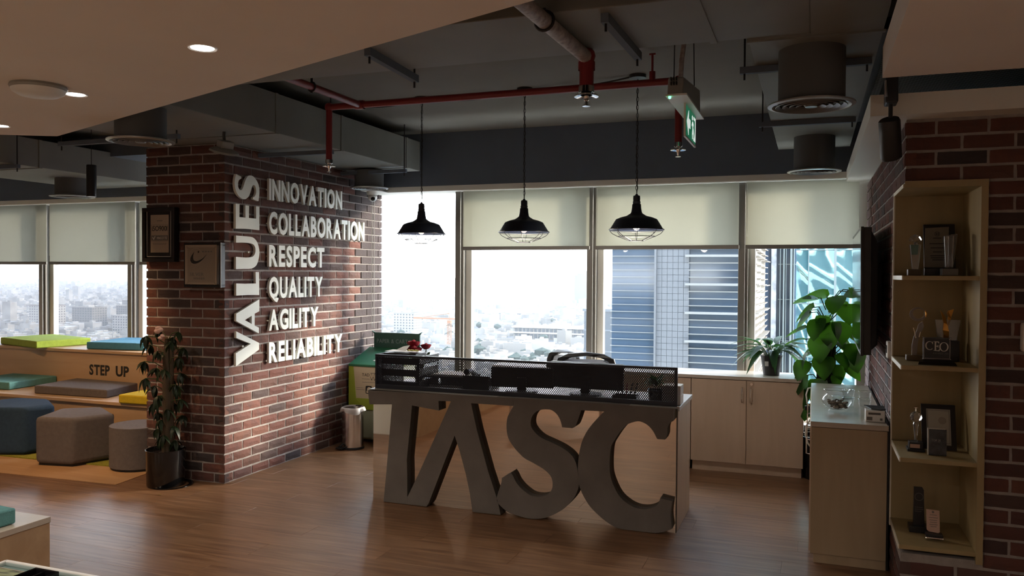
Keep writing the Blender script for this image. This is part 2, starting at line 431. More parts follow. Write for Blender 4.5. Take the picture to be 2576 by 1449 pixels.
def catmull(pts, sharp=50.0, sub=3):
    """round an outline where it bends gently, keep its corners"""
    n = len(pts); P = [Vector((p[0], p[1])) for p in pts]; out = []
    def corner(i):
        a = P[i] - P[i - 1]; b = P[(i + 1) % n] - P[i]
        if a.length < 1e-6 or b.length < 1e-6: return True
        return math.degrees(a.angle(b)) > sharp
    cs = [corner(i) for i in range(n)]
    for i in range(n):
        j = (i + 1) % n; out.append((P[i].x, P[i].y))
        if cs[i] and cs[j]: continue
        d = (P[j] - P[i])
        p0 = P[i - 1] if not cs[i] else P[i] - d; p3 = P[(j + 1) % n] if not cs[j] else P[j] + d
        for k in range(1, sub):
            t = k / sub
            q = .5 * ((2 * P[i]) + (-p0 + P[j]) * t + (2 * p0 - 5 * P[i] + 4 * P[j] - p3) * t * t + (-p0 + 3 * P[i] - 3 * P[j] + p3) * t ** 3)
            out.append((q.x, q.y))
    return out

# ------------------------------------------------------------------ lettering (Blender's built-in font, turned into meshes)
GLYPH = {}
def _glyphs(chars, off):
    obs = []
    for ch in chars:
        cu = bpy.data.curves.new('glyph', 'FONT'); cu.body = ch; cu.size = 1; cu.extrude = .5; cu.offset = off; cu.resolution_u = 3
        ob = bpy.data.objects.new('glyph', cu); COL.objects.link(ob); obs.append((ch, ob, cu))
    dg = bpy.context.evaluated_depsgraph_get()
    for ch, ob, cu in obs:
        me = bpy.data.meshes.new_from_object(ob.evaluated_get(dg))
        vs = [tuple(v.co) for v in me.vertices]; fs = [tuple(p.vertices) for p in me.polygons]
        bpy.data.meshes.remove(me)
        if vs:
            x0 = min(v[0] for v in vs); x1 = max(v[0] for v in vs)
            GLYPH[(ch, off > .001)] = ([(v[0] - x0, v[1], v[2]) for v in vs], fs, x1 - x0)
    for ch, ob, cu in obs:
        bpy.data.objects.remove(ob); bpy.data.curves.remove(cu)
_glyphs('ABCDEGILMNOPQRSTUVY!', .034)
_glyphs('ABCDEGIKLMNOPRSTUVWXY&!0123456789ios', 0)
def cap_h(bold):
    v = GLYPH[('E', bold)][0]; return max(p[1] for p in v)
def word(text, origin, U, V, N, height, width=None, depth=.002, bold=False, gap=.09, space=.32):
    """list of (char, G) laid out from origin along U with cap height along V and thickness along N"""
    U, V, N, O = Vector(U), Vector(V), Vector(N), Vector(origin)
    s = height / cap_h(bold); x = 0; items = []
    for ch in text:
        if ch == ' ': x += space; continue
        g = GLYPH[(ch, bold)]
        items.append((ch, x, g)); x += g[2] + gap
    tot = x - gap; sx = (width / tot) if width else s
    out = []
    for ch, px, (vs, fs, w) in items:
        q = G(); q.add([O + U * ((px + p[0]) * sx) + V * (p[1] * s) + N * ((p[2] + .5) * depth) for p in vs], fs); out.append((ch, q))
    return out
def word_g(*a, **k):
    g = G()
    for ch, q in word(*a, **k): g.add(q.v, q.f)
    return g
X, Y, Z = Vector((1, 0, 0)), Vector((0, 1, 0)), Vector((0, 0, 1))
TASC = {'T': [(-2.7916, 0.7412), (-2.7795, 0.6464), (-2.6091, 0.6569), (-2.6512, 0.1861), (-2.6701, 0.0019), (-2.6691, 0.0), (-2.4915, 0.0), (-2.4932, 0.0542), (-2.4938, 0.2006), (-2.4974, 0.2984), (-2.4604, 0.6592), (-2.2656, 0.638), (-2.269, 0.7008), (-2.189, 0.7037), (-2.1893, 0.7464)], 'A': [(-2.1893, 0.7464), (-2.189, 0.7037), (-2.1811, 0.7021), (-2.2019, 0.6561), (-2.4086, 0.2165), (-2.4909, 0.0528), (-2.4915, 0.0), (-2.3514, 0.0004), (-2.3359, 0.0263), (-2.1529, 0.4844), (-2.1176, 0.3887), (-2.0714, 0.2358), (-2.0427, 0.1125), (-2.0249, 0.0012), (-1.8322, 0.0043), (-1.8473, 0.0694), (-1.8601, 0.1132), (-1.9179, 0.2692), (-1.998, 0.5308), (-2.0396, 0.6996), (-1.7516, 0.7002), (-1.7519, 0.7506)], 'S': [(-1.7519, 0.7506), (-1.7516, 0.7002), (-1.7884, 0.6317), (-1.7962, 0.5611), (-1.7833, 0.4958), (-1.7457, 0.4404), (-1.7043, 0.401), (-1.6731, 0.3766), (-1.62, 0.3541), (-1.5511, 0.3217), (-1.5108, 0.2908), (-1.4946, 0.2637), (-1.4896, 0.2336), (-1.4942, 0.2025), (-1.512, 0.174), (-1.5419, 0.1548), (-1.5821, 0.1458), (-1.6307, 0.1486), (-1.6716, 0.1696), (-1.7029, 0.1932), (-1.7319, 0.2254), (-1.7495, 0.2588), (-1.7653, 0.2788), (-1.8253, 0.24), (-1.8293, 0.2084), (-1.8478, 0.1517), (-1.8593, 0.1113), (-1.8515, 0.0807), (-1.8263, 0.0559), (-1.7844, 0.0291), (-1.7305, 0.0154), (-1.6705, 0.005), (-1.6297, 0.0029), (-1.5811, 0.0083), (-1.5329, 0.0202), (-1.4771, 0.0474), (-1.4218, 0.0839), (-1.3866, 0.1181), (-1.3517, 0.1634), (-1.3325, 0.2032), (-1.3219, 0.2459), (-1.3245, 0.2797), (-1.3344, 0.3476), (-1.3496, 0.3927), (-1.3772, 0.4282), (-1.4326, 0.4636), (-1.5003, 0.4906), (-1.5686, 0.516), (-1.6133, 0.5511), (-1.6338, 0.5843), (-1.634, 0.6189), (-1.6221, 0.6505), (-1.598, 0.6752), (-1.5658, 0.688), (-1.5338, 0.6927), (-1.4978, 0.6893), (-1.4658, 0.6666), (-1.4438, 0.6319), (-1.4316, 0.5891), (-1.366, 0.5881), (-1.3435, 0.6086), (-1.3111, 0.7013), (-1.169, 0.703), (-1.1694, 0.7514)], 'C': [(-1.1694, 0.7514), (-1.169, 0.703), (-1.2201, 0.6473), (-1.2695, 0.5838), (-1.3038, 0.5135), (-1.3207, 0.4442), (-1.3291, 0.368), (-1.3271, 0.3077), (-1.3211, 0.246), (-1.3013, 0.195), (-1.2738, 0.1487), (-1.2426, 0.1106), (-1.1961, 0.0705), (-1.1272, 0.0258), (-1.0591, 0.0037), (-0.9694, 0.0), (-0.8773, 0.0), (-0.8047, 0.0166), (-0.7551, 0.0406), (-0.7653, 0.1213), (-0.756, 0.2023), (-0.8265, 0.2132), (-0.8389, 0.1772), (-0.8678, 0.1541), (-0.9153, 0.1387), (-0.9744, 0.1409), (-1.0305, 0.1665), (-1.0758, 0.2064), (-1.1103, 0.2699), (-1.1278, 0.3242), (-1.1321, 0.3872), (-1.129, 0.46), (-1.1218, 0.5015), (-1.105, 0.5326), (-1.0753, 0.5794), (-1.0346, 0.6286), (-0.9901, 0.6512), (-0.9495, 0.6577), (-0.9052, 0.6395), (-0.872, 0.6054), (-0.8498, 0.5651), (-0.8406, 0.561), (-0.8008, 0.5615), (-0.7903, 0.5896), (-0.7888, 0.6296), (-0.7765, 0.6577), (-0.7526, 0.6764), (-0.7522, 0.7462)]}
VALUES = {'S': [[(4.8456, 2.239), (4.9047, 2.2257), (4.9047, 2.2122), (4.8793, 2.1993), (4.8683, 2.1731), (4.8708, 2.1454), (4.8878, 2.1264), (4.909, 2.1297), (4.9261, 2.1539), (4.9477, 2.2012), (4.9737, 2.2352), (5.0087, 2.2477), (5.0441, 2.2415), (5.08, 2.2156), (5.1026, 2.1834), (5.1117, 2.1438), (5.1054, 2.0911), (5.1, 2.0634), (5.0354, 2.0745), (5.0354, 2.0877), (5.0576, 2.0983), (5.0729, 2.1227), (5.0737, 2.1516), (5.062, 2.1763), (5.0397, 2.1809), (5.022, 2.1608), (5.0044, 2.1162), (4.9825, 2.0858), (4.9477, 2.0657), (4.9091, 2.0679), (4.8708, 2.0868), (4.8439, 2.1177), (4.8314, 2.1608), (4.8339, 2.1999)]], 'E': [[(4.8423, 2.0242), (4.8835, 2.0242), (4.8819, 1.9301), (4.9504, 1.9302), (4.9503, 2.0207), (4.9913, 2.0206), (4.9887, 1.9305), (5.073, 1.9314), (5.0729, 2.0231), (5.1118, 2.0239), (5.112, 1.8464), (4.9739, 1.8489), (4.8423, 1.844)]], 'U': [[(4.8457, 1.7941), (5.0002, 1.7921), (5.0445, 1.7843), (5.0804, 1.7598), (5.1031, 1.7201), (5.1122, 1.6798), (5.1059, 1.639), (5.0851, 1.5923), (5.0581, 1.5689), (5.0092, 1.5541), (4.9307, 1.5523), (4.8458, 1.55), (4.8457, 1.6392), (4.9307, 1.6365), (5.0003, 1.638), (5.0402, 1.6491), (5.0643, 1.6785), (5.0625, 1.713), (5.0401, 1.7353), (5.0003, 1.7442), (4.9306, 1.7455), (4.8457, 1.7423)]], 'L': [[(5.0671, 1.5303), (5.1078, 1.5304), (5.1098, 1.356), (4.9742, 1.3591), (4.8483, 1.3575), (4.8475, 1.4457), (4.9567, 1.4424), (5.0699, 1.4436)]], 'A': [[(5.1117, 1.324), (5.1117, 1.2337), (5.0566, 1.217), (5.0567, 1.1263), (5.1064, 1.1088), (5.1065, 1.0652), (4.8484, 1.1719), (4.8484, 1.2261)], [(4.9439, 1.1743), (5.0227, 1.2035), (5.0228, 1.1415)]], 'V': [[(4.8484, 1.0975), (4.8501, 1.0487), (5.0114, 0.994), (4.8442, 0.9373), (4.8459, 0.8431), (5.1084, 0.9426), (5.1083, 0.9934)]]}
# ================================================================== the setting
CEIL = 2.82
WY = 6.95           # window plane

# ---- floor: oak planks laid along the window wall
fl = thing('floor', None, None, (0, 0, 0)); del fl['label']; del fl['category']; fl['kind'] = 'structure'
g = G(); g.box(-9.6, -3.2, -.12, 2.2, 7.1, -.014)
part('subfloor', g, 'subfloor', fl)
pw, pl = .19, 1.28
def plank_mesh(L):
    q = G(); a = .0003; h = .0006
    b = [(a, a, -.013), (L - a, a, -.013), (L - a, pw - a, -.013), (a, pw - a, -.013)]
    m_ = [(a, a, -h), (L - a, a, -h), (L - a, pw - a, -h), (a, pw - a, -h)]
    t = [(a + h, a + h, 0), (L - a - h, a + h, 0), (L - a - h, pw - a - h, 0), (a + h, pw - a - h, 0)]
    q.hexa(b, m_); q.f.pop(1)
    q.add(m_ + t, [(4, 5, 6, 7)] + [(i, (i + 1) % 4, 4 + (i + 1) % 4, 4 + i) for i in range(4)])
    return q.mesh('plank', M['plank'])
PLANK = plank_mesh(pl)
rest = G()
nrow = 0
for r in range(-14, 38):
    y0 = r * pw
    off = (r * .47) % 1 * pl
    k = 0
    for c in range(-9, 3):
        x0 = c * pl - off + .9
        if x0 + pl < -9.5 or x0 > 2.1 or y0 > 6.99: continue
        d = y0 + pw / 2
        vis = d > 2.15 and x0 < .22 * d + .35 and x0 + pl > -1.33 * d - .2 and not (x0 + pl < -4.6 and d > 4.5)
        if vis: at(PLANK, 'plank', fl, (x0, y0, 0))
        else:
            b = len(rest.v); me = PLANK
            rest.box(max(x0, -9.6) + .001, y0 + .001, -.013, min(x0 + pl, 2.2) - .001, y0 + pw - .001, 0)
o = part('plank', rest, 'plank', fl, stuff=True)

# ---- brick walls
def brick_mesh(seed):
    """front face in +w (local y = thickness outward), length along x 0..1 unit .2, height z"""
    rnd = random.Random(seed); L, H, D = .2, .06, .05
    bm = bmesh.new(); nx, nz = 4, 2; e = .004
    q = G(); J = lambda a: rnd.uniform(-a, a)
    fr = []
    for iz in range(nz + 1):
        for ix in range(nx + 1):
            edge = ix in (0, nx) or iz in (0, nz)
            x = L * ix / nx; z = H * iz / nz
            if ix == 0: x += abs(J(.003))
            if ix == nx: x -= abs(J(.003))
            if iz == 0: z += abs(J(.003))
            if iz == nz: z -= abs(J(.003))
            fr.append((x, (D - .003 - abs(J(.003))) if edge else D + J(.0012), z))
    n = nx + 1
    fs = [(iz * n + ix, iz * n + ix + 1, (iz + 1) * n + ix + 1, (iz + 1) * n + ix) for iz in range(nz) for ix in range(nx)]
    q.add(fr, fs)
    rim = [i for i in range(n)] + [n - 1 + n * k for k in range(1, nz + 1)] + [n * nz + i for i in range(nx - 1, -1, -1)] + [n * k for k in range(nz - 1, 0, -1)]
    back = [(fr[i][0], 0, fr[i][2]) for i in rim]
    b0 = len(q.v); q.v += back
    for i in range(len(rim)):
        j = (i + 1) % len(rim); q.f.append((rim[i], rim[j], b0 + j, b0 + i))
    return q.mesh('brick', M['brick'], False)
BRICKS = [brick_mesh(i) for i in range(8)]

def brickwork(wall, org, U, W, H, nrm, holes=(), cap=300, first=0.0, phase=0):
    """courses of bricks from org along U with outward normal nrm; bricks are parts of the wall"""
    U = Vector(U); nrm = Vector(nrm); org = Vector(org)
    rot = math.atan2(U.y, U.x)
    # local y (thickness) must map onto nrm: rotate by rot gives y' = (-sin, cos)
    yv = Vector((-math.sin(rot), math.cos(rot), 0)); flip = yv.dot(nrm) < 0
    items = []
    for r in range(int(H / .07)):
        z = r * .07 + .006
        x = -.105 if (r + phase) % 2 else 0.0
        x += first
        while x < W:
            a, b = max(0, x), min(W, x + .2)
            if b - a > .035:
                bad = False; segs = [(a, b)]
                for (h0, h1, k0, k1) in holes:
                    if z + .06 > k0 and z < k1:
                        ns = []
                        for (s0, s1) in segs:
                            if s1 <= h0 or s0 >= h1: ns.append((s0, s1))
                            else:
                                if s0 < h0: ns.append((s0, h0))
                                if s1 > h1: ns.append((h1, s1))
                        segs = ns
                for (s0, s1) in segs:
                    if s1 - s0 > .03: items.append((s0, s1, z))
            x += .21
    C = Vector((0, 0, 1.53))
    items.sort(key=lambda t: (org + U * t[0] + Z * t[2] - C).length)
    mass = G()
    for i, (a, b, z) in enumerate(items):
        me = BRICKS[random.randrange(8)]
        p = org + U * a + Z * z
        if i < cap:
            if flip:
                at(me, 'brick', wall, p + U * (b - a), (0, 0, rot + PI), ((b - a) / .2, 1, 1))
            else:
                at(me, 'brick', wall, p, (0, 0, rot), ((b - a) / .2, 1, 1))
        else:
            q = org + U * b + Z * (z + .06) + nrm * .05
            mass.box(min(p.x, q.x), min(p.y, q.y), p.z, max(p.x, q.x), max(p.y, q.y), q.z)
    if mass.v: part('brick', mass, 'brick', wall, stuff=True)
BR = .05; REC = .042      # bricks stand 8 mm proud of the mortar bed

def wall_body(name):
    w = thing(name, None, None, (0, 0, 0)); del w['label']; del w['category']; w['kind'] = 'structure'; return w
# column: its side with the values (faces +x) and its front (faces the room)
wl = wall_body('wall_left'); 
g = G(); g.box(-4.67, 4.768, 0, -3.968, 7.02, 2.452); part('mortar_bed', g, 'mortar', wl)
brickwork(wl, (-3.96 - BR, 4.76, 0), (0, 1, 0), 2.27, 2.455, (1, 0, 0), phase=1)
wf = wall_body('wall_front')
brickwork(wf, (-4.68, 4.76 + BR, 0), (1, 0, 0), .72, 2.455, (0, -1, 0))
g = G(); g.box(-4.685, 4.80, 0, -4.66, 7.02, 2.452); part('mortar_bed', g, 'mortar', wf)
# right: wall with the niche, its face to the camera and its side to the desk
NX0, NX1, NY0, NY1, NZ0, NZ1 = .39, .72, 4.15, 4.60, .245, 1.955
wn = wall_body('wall_right')
g = G(); R0 = .398
g.box(R0, 4.158, 0, 1.9, 7.02, NZ0); g.box(R0, 4.158, NZ1, 1.9, 7.02, 2.30)
g.box(NX1, 4.158, NZ0, 1.9, 4.62, NZ1); g.box(R0, 4.62, NZ0, 1.9, 7.02, NZ1)
part('mortar_bed', g, 'mortar', wn)
brickwork(wn, (.39 + BR, 4.15, 0), (0, 1, 0), 2.85, 2.25, (-1, 0, 0), holes=[(-1, NY1 + .02 - 4.15, NZ0, NZ1)])
wq = wall_body('wall_near')
brickwork(wq, (.39, 4.15 + BR, 0), (1, 0, 0), .95, 2.25, (0, -1, 0), holes=[(-1, NX1 - .39 + .01, NZ0, NZ1)], first=.03)
g = G(); g.box(1.35, 4.15, 0, 1.9, 4.2, 2.3); part('mortar_bed', g, 'mortar', wq)

# ---- window wall: dark beam above, sill, frames, panes
struct('wall_window', G().box(-9.6, 6.80, 2.335, .75, 7.1, CEIL + .1), 'beam', 'beam above the windows, coloured dark as backlit')
struct('trim_1', G().box(-9.6, 6.80, 2.285, .39, 7.06, 2.335), 'white_paint', 'pale soffit board along the window heads', bevel=.004)
g = G(); g.box(-9.6, 6.90, 0, .39, 7.06, .30); struct('wall_under_window', g, 'stone_sill')
struct('trim_2', G().box(-9.6, 6.86, .30, .39, 7.08, .34), 'white_paint', 'white window sill', bevel=.004)

MULL = [-9.62, -8.33, -7.01, -5.68, -4.37, -3.08, -1.82, -.54, .365]
for i in range(len(MULL) - 1):
    a, b = MULL[i], MULL[i + 1]
    if a > -6 and b < -4.2: continue          # hidden behind the brick column
    w = thing('window_%d' % (i + 1), None, None, (a, WY, .34)); del w['label']; del w['category']; w['kind'] = 'structure'
    part('pane', G().box(a + .02, 7.0, .34, b - .02, 7.008, 2.285), 'pane' if a > -4.4 else 'pane_darkened', w)
    g = G(); g.box(a - .035, 6.90, .34, a + .018, 7.04, 2.285); part('mullion', g, 'alu', w, bevel=.003)
    g = G(); g.box(a + .018, 6.925, .34, a + .040, 7.04, 2.285); part('mullion_cover', g, 'alu', w, bevel=.002)
    g = G(); g.box(a + .040, 6.985, .34, a + .095, 7.05, 2.285); part('side_reveal', g, 'white_paint', w)
    g = G(); g.box(a + .04, 6.98, .34, b - .03, 7.03, .40); part('bottom_rail', g, 'white_paint', w)
g = G(); g.box(.33, 6.92, .34, .40, 7.06, 2.285); struct('trim_3', g, 'white_paint', 'window jamb against the right brick wall')

# ---- roller blinds
def blind(a, b, zb, label, group, y=6.865):
    t = thing('roller_blind', label, 'blind', ((a + b) / 2, y, 2.285), group)
    part('fabric', G().box(a, y - .001, zb + .03, b, y + .001, 2.283), 'blind', t)
    part('bottom_bar', G().box(a - .004, y - .010, zb, b + .004, y + .010, zb + .032), 'alu', t, bevel=.003)
    part('chain', G().tube([(a + .012, y - .016, 2.27), (a + .012, y - .016, zb + .10)], .002, 5), 'white_plastic', t)
blind(-3.02, -1.825, 1.742, 'pale blind half lowered behind the middle pendant lamp', 'roller blinds above the desk')
blind(-1.765, -.57, 1.742, 'pale blind half lowered behind the pendant lamp nearest the exit sign', 'roller blinds above the desk')
blind(-.515, .332, 1.742, 'pale blind half lowered behind the television and pothos', 'roller blinds above the desk')
blind(-9.58, -8.20, 1.60, 'grey beige blind cut by the left edge of the photo', 'roller blinds above the tiered seat')
blind(-8.15, -6.90, 1.60, 'grey beige blind above the lime and blue cushions', 'roller blinds above the tiered seat')
blind(-6.83, -5.66, 1.60, 'grey beige blind strip beside the brick column edge', 'roller blinds above the tiered seat')

# ---- ceilings
struct('ceiling', G().box(-9.6, -3.2, CEIL, 2.2, 6.9, CEIL + .1), 'ceiling', 'grey painted slab above the pipes')
g = G()
outer = [(-9.6, -3.0), (.20, -3.0), (.20, 1.904), (-.799, 2.326), (-4.332, 3.703), (-4.619, 3.552), (-9.6, .93)]
g.prism([outer], lambda u, v, w: Vector((u, v, w)), 2.35, 2.48)
struct('ceiling_left', g, 'gypsum', 'lowered plaster ceiling panel with downlights')
struct('ceiling_right', G().box(.245, -3.0, 2.30, 2.2, 3.48, 2.42), 'gypsum', 'lowered plaster ceiling at the right corner')
struct('ceiling_dark_sheet', G().box(-3.9, -3.0, 2.76, 2.2, 2.9, 2.815), 'void', 'near black sheet standing in for the unlit ceiling above the panels')  # dark sheet added where the ceiling is only unlit
struct('trim_4', G().box(.235, 4.02, 2.25, 1.9, 6.80, 2.345), 'white_paint', 'plaster bulkhead over the right brick wall')
struct('wall_back', G().box(-9.6, -3.2, -.1, 2.2, -3.0, CEIL), 'gypsum')
struct('wall_far_left', G().box(-9.75, -3.2, -.1, -9.6, 7.1, CEIL), 'gypsum')
struct('wall_far_right', G().box(1.9, -3.2, -.1, 2.05, 4.2, CEIL + .1), 'gypsum')
struct('wall_upper_right', G().box(1.6, 4.0, 2.25, 1.9, 7.0, CEIL), 'void')

# expanded metal panel in the gap above the bulkhead
def diamond_mesh(x0, x1, v0, v1, px, pv, r, fn):
    """expanded metal: strands crossing in diamonds; fn(u, v, w) -> point"""
    g = G(); nx = int((x1 - x0) / px); nv = int((v1 - v0) / pv); dx = (x1 - x0) / nx; dv = (v1 - v0) / nv
    for j in range(nv):
        for i in range(nx):
            u = x0 + (i + .5) * dx; a = v0 + j * dv; b = a + dv; m = (a + b) / 2
            for s in (-1, 1):
                p, q = (u, a), (u + s * dx / 2, m)
                d = Vector((q[0] - p[0], q[1] - p[1])).normalized(); n = Vector((-d.y, d.x)) * r
                g.add([fn(p[0] + n.x, p[1] + n.y, 0), fn(q[0] + n.x, q[1] + n.y, 0), fn(q[0] - n.x, q[1] - n.y, 0), fn(p[0] - n.x, p[1] - n.y, 0)], [(0, 1, 2, 3)])
                p, q = (u + s * dx / 2, m), (u, b)
                d = Vector((q[0] - p[0], q[1] - p[1])).normalized(); n = Vector((-d.y, d.x)) * r
                g.add([fn(p[0] + n.x, p[1] + n.y, 0), fn(q[0] + n.x, q[1] + n.y, 0), fn(q[0] - n.x, q[1] - n.y, 0), fn(p[0] - n.x, p[1] - n.y, 0)], [(0, 1, 2, 3)])
    return g
t = thing('ceiling_grille', 'black expanded metal grille in the gap above the track spotlight', 'grille', (.9, 4.3, 2.52))
part('grille_frame', G().box(.25, 3.50, 2.50, .28, 5.6, 2.54).box(.25, 5.58, 2.50, 1.6, 5.6, 2.54).box(.25, 3.50, 2.50, 1.6, 3.52, 2.54), 'black_metal', t)
part('mesh', diamond_mesh(.27, 1.6, 3.52, 5.58, .030, .036, .0042, lambda u, v, w: Vector((u, v, 2.52))), 'grille_grey', t, stuff=True, fix=False)
# ================================================================== things on the ceiling
def duct(name, label, box, seams=(), axis='y', cat='duct'):
    x0, y0, z0, x1, y1, z1 = box
    t = thing(name, label, cat, ((x0 + x1) / 2, (y0 + y1) / 2, z0))
    part('duct_body', G().box(*box), 'duct', t, bevel=.004)
    for s in seams:
        e = .006
        if axis == 'y': q = G().box(x0 - e, s - .014, z0 - e, x1 + e, s + .014, z1)
        else: q = G().box(s - .014, y0 - e, z0 - e, s + .014, y1 + e, z1)
        part('flange', q, 'duct', t)
    return t
def hanger(t, a, b, z, top, h=.03, w=.03):
    """channel bar under a duct on threaded rods up to the slab"""
    a, b = Vector((*a, z)), Vector((*b, z)); d = (b - a).normalized(); n = Vector((-d.y, d.x, 0)) * (w / 2)
    q = G().hexa([a - n, b - n, b + n, a + n], [p + Z * h for p in (a - n, b - n, b + n, a + n)])
    p = part('hanger_bar', q, 'beam', t)
    for e in (a + d * .02, b - d * .02):
        part('hanger_rod', G().tube([e - Z * .03, Vector((e.x, e.y, top))], .005, 6), 'black_metal', p)
dv = duct('air_duct', 'large grey rectangular duct running over the values brick wall', (-4.45, 3.55, 2.456, -3.36, 6.66, 2.72), (4.55, 5.35, 6.40))
hanger(dv, (-4.5, 5.15), (-3.31, 5.15), 2.40, 2.815)
hanger(dv, (-4.5, 6.30), (-3.31, 6.30), 2.40, 2.815)
hanger(dv, (-4.95, 4.25), (-3.9, 4.25), 2.40, 2.815)
dx = duct('air_duct', 'wide flat duct crossing the ceiling in front of the pendant lamps', (-3.3, 2.92, 2.505, -.02, 3.50, 2.62), (-.40,), 'x')
hanger(dx, (-1.82, 3.10), (-1.85, 3.62), 2.47, 2.815, .035, .03)
hanger(dx, (-.74, 2.98), (-.73, 3.56), 2.47, 2.815, .035, .03)
# elbow and branch on the right
t = thing('air_duct', 'duct elbow and branch above the two round diffusers at right', 'duct', (0, 4.8, 2.5))
pts = [(-.02, 2.92), (.0, 2.92)] + [(-.02 + .27 * math.sin(a), 3.19 - .27 * math.cos(a)) for a in [PI / 2 * k / 8 for k in range(1, 9)]] + [(.25, 6.62), (-.26, 6.62), (-.26, 3.50), (-.02, 3.50)]
g = G(); g.prism([pts], lambda u, v, w: Vector((u, v, w)), 2.50, 2.615); part('duct_body', g, 'duct', t)
for y, z in ((3.95, 2.468), (5.40, 2.468)): hanger(t, (-.33, y), (.235, y), z, 2.815)
part('flange', G().box(-.268, 3.52, 2.493, .258, 3.545, 2.62), 'duct', t)
# left of the column, above the tiered seat
dl = duct('air_duct', 'grey duct above the tiered seat at left', (-7.35, 4.3, 2.42, -6.28, 6.72, 2.66), (5.2,))
hanger(dl, (-7.4, 4.95), (-6.22, 4.95), 2.385, 2.815)
struct('beam_1', G().box(-9.6, 5.95, 2.62, -4.7, 6.4, 2.82), 'beam', 'downstand beam over the tiered seat')

def diffuser(x, y, z, D, ztop, label):
    t = thing('air_diffuser', label, 'diffuser', (x, y, z), 'round ceiling air diffusers')
    R = D / 2; c = R * .76
    part('collar', G().lathe([(c, z + .012), (c, ztop)], (x, y, 0), 32), 'duct_dark', t, True)
    part('flange', G().lathe([(c, z + .016), (R, z + .006), (R, z), (R * .90, z - .004), (R * .84, z + .012), (c * .9, z + .02)], (x, y, 0), 40), 'diffuser', t, True)
    for k, q in enumerate((.72, .56, .40, .25)):
        part('ring', G().lathe([(R * q, z + .004), (R * (q + .09), z - .006), (R * (q + .10), z - .003), (R * (q + .01), z + .016)], (x, y, 0), 36), 'diffuser_ring', t, True)
    part('hub', G().lathe([(0, z - .004), (R * .14, z - .006), (R * .18, z + .004), (0, z + .012)], (x, y, 0), 24), 'diffuser_ring', t, True)
    part('throat_shade_disc', G().lathe([(0, z + .04), (c, z + .04)], (x, y, 0), 24), 'black_metal', t)  # black disc stands in for the shaded inside of the duct
diffuser(-3.575, 3.60, 2.262, .36, 2.45, 'round grey air diffuser nearest the edge of the lowered ceiling, left of the column')
diffuser(-6.73, 5.92, 2.245, .40, 2.43, 'round air diffuser above the left windows beside the black tube lamp')
diffuser(-3.735, 6.40, 2.283, .34, 2.44, 'round air diffuser at the window end of the values wall')
diffuser(-.015, 3.75, 2.262, .36, 2.51, 'large round air diffuser near the exit sign, nearer of the right pair')
diffuser(0.0, 6.10, 2.256, .36, 2.51, 'round air diffuser above the television, farther of the right pair')

# ---- fire pipes
t = thing('sprinkler_pipe', 'thin red fire pipe running in front of the pendant lamps', 'pipe', (-1.8, 4.7, 2.636))
pr_ = .022
part('main_run', G().tube([(-3.05, 4.7, 2.636), (-.73, 4.7, 2.636)], pr_, 12), 'red_pipe', t, True)
part('branch', G().tube([(-2.815, 4.7, 2.636), (-2.815, 3.3, 2.636)], pr_, 12), 'red_pipe', t, True)
for x in (-3.05, -.73):
    d = part('drop', G().tube([(x, 4.7, 2.636), (x, 4.7, 2.285)], pr_ * .95, 12), 'red_pipe', t, True)
    part('elbow', G().ico((x, 4.7, 2.636), .031, 2), 'red_pipe', t, True)
    h = part('sprinkler_head', G().lathe([(.024, 2.285), (.024, 2.262), (.013, 2.255), (.013, 2.235), (.006, 2.225), (.006, 2.205), (0, 2.205)], (x, 4.7, 0), 14), 'chrome', t, True)
    part('escutcheon', G().lathe([(.018, 2.252), (.042, 2.246), (.044, 2.240), (.020, 2.244)], (x, 4.7, 0), 20), 'chrome', h, True)
    part('deflector', G().lathe([(0, 2.206), (.016, 2.206), (.016, 2.203), (0, 2.203)], (x, 4.7, 0), 14), 'chrome', h)
part('coupling', G().lathe([(.030, -.03), (.030, .03)], (-2.815, 4.7, 2.636), 14, 'x'), 'red_pipe', t, True)
part('pipe_clamp', G().tube([(-2.815, 4.15, 2.60), (-2.815, 4.15, 2.82)], .007, 6).ring((-2.815, 4.15, 2.636), .027, .005, 16, 5, 'y'), 'black_metal', t, True)
part('test_stub', G().tube([(-.882, 4.7, 2.65), (-.882, 4.7, 2.70)], .018, 10).tube([(-.882, 4.7, 2.70), (-.882, 4.7, 2.80)], .007, 6).tube([(-.90, 4.7, 2.80), (-.864, 4.7, 2.80)], .006, 6), 'red_pipe', t, True)
t = thing('sprinkler_pipe', 'thick grey wrapped pipe ending in a red drop with sprinkler head', 'pipe', (-.94, 3.42, 2.45))
part('main_run', G().tube([(-.985, 1.8, 2.475), (-.932, 3.43, 2.470)], .030, 12), 'grey_pipe', t, True)
part('drop', G().tube([(-.932, 3.44, 2.475), (-.932, 3.44, 2.335)], .031, 14), 'red_pipe', t, True)
part('elbow', G().ico((-.932, 3.435, 2.475), .040, 2), 'red_pipe', t, True)
part('coupling', G().lathe([(.037, 0), (.037, .035)], (-.932, 3.44, 2.415), 14), 'red_pipe', t, True)
part('pipe_clamp', G().ring((-.95, 2.9, 2.473), .036, .006, 18, 5, 'y').tube([(-.95, 2.9, 2.50), (-.95, 2.9, 2.52)], .006, 6), 'black_metal', t, True)
h = part('sprinkler_head', G().lathe([(.034, 2.345), (.034, 2.318), (.012, 2.312), (.012, 2.285), (.006, 2.28), (.006, 2.262), (0, 2.262)], (-.932, 3.44, 0), 16), 'chrome', t, True)
part('escutcheon', G().lathe([(.02, 2.314), (.050, 2.308), (.053, 2.300), (.026, 2.306)], (-.932, 3.44, 0), 24), 'chrome', h, True)
part('deflector', G().lathe([(0, 2.263), (.018, 2.263), (.018, 2.259), (0, 2.259)], (-.932, 3.44, 0), 14), 'chrome', h)

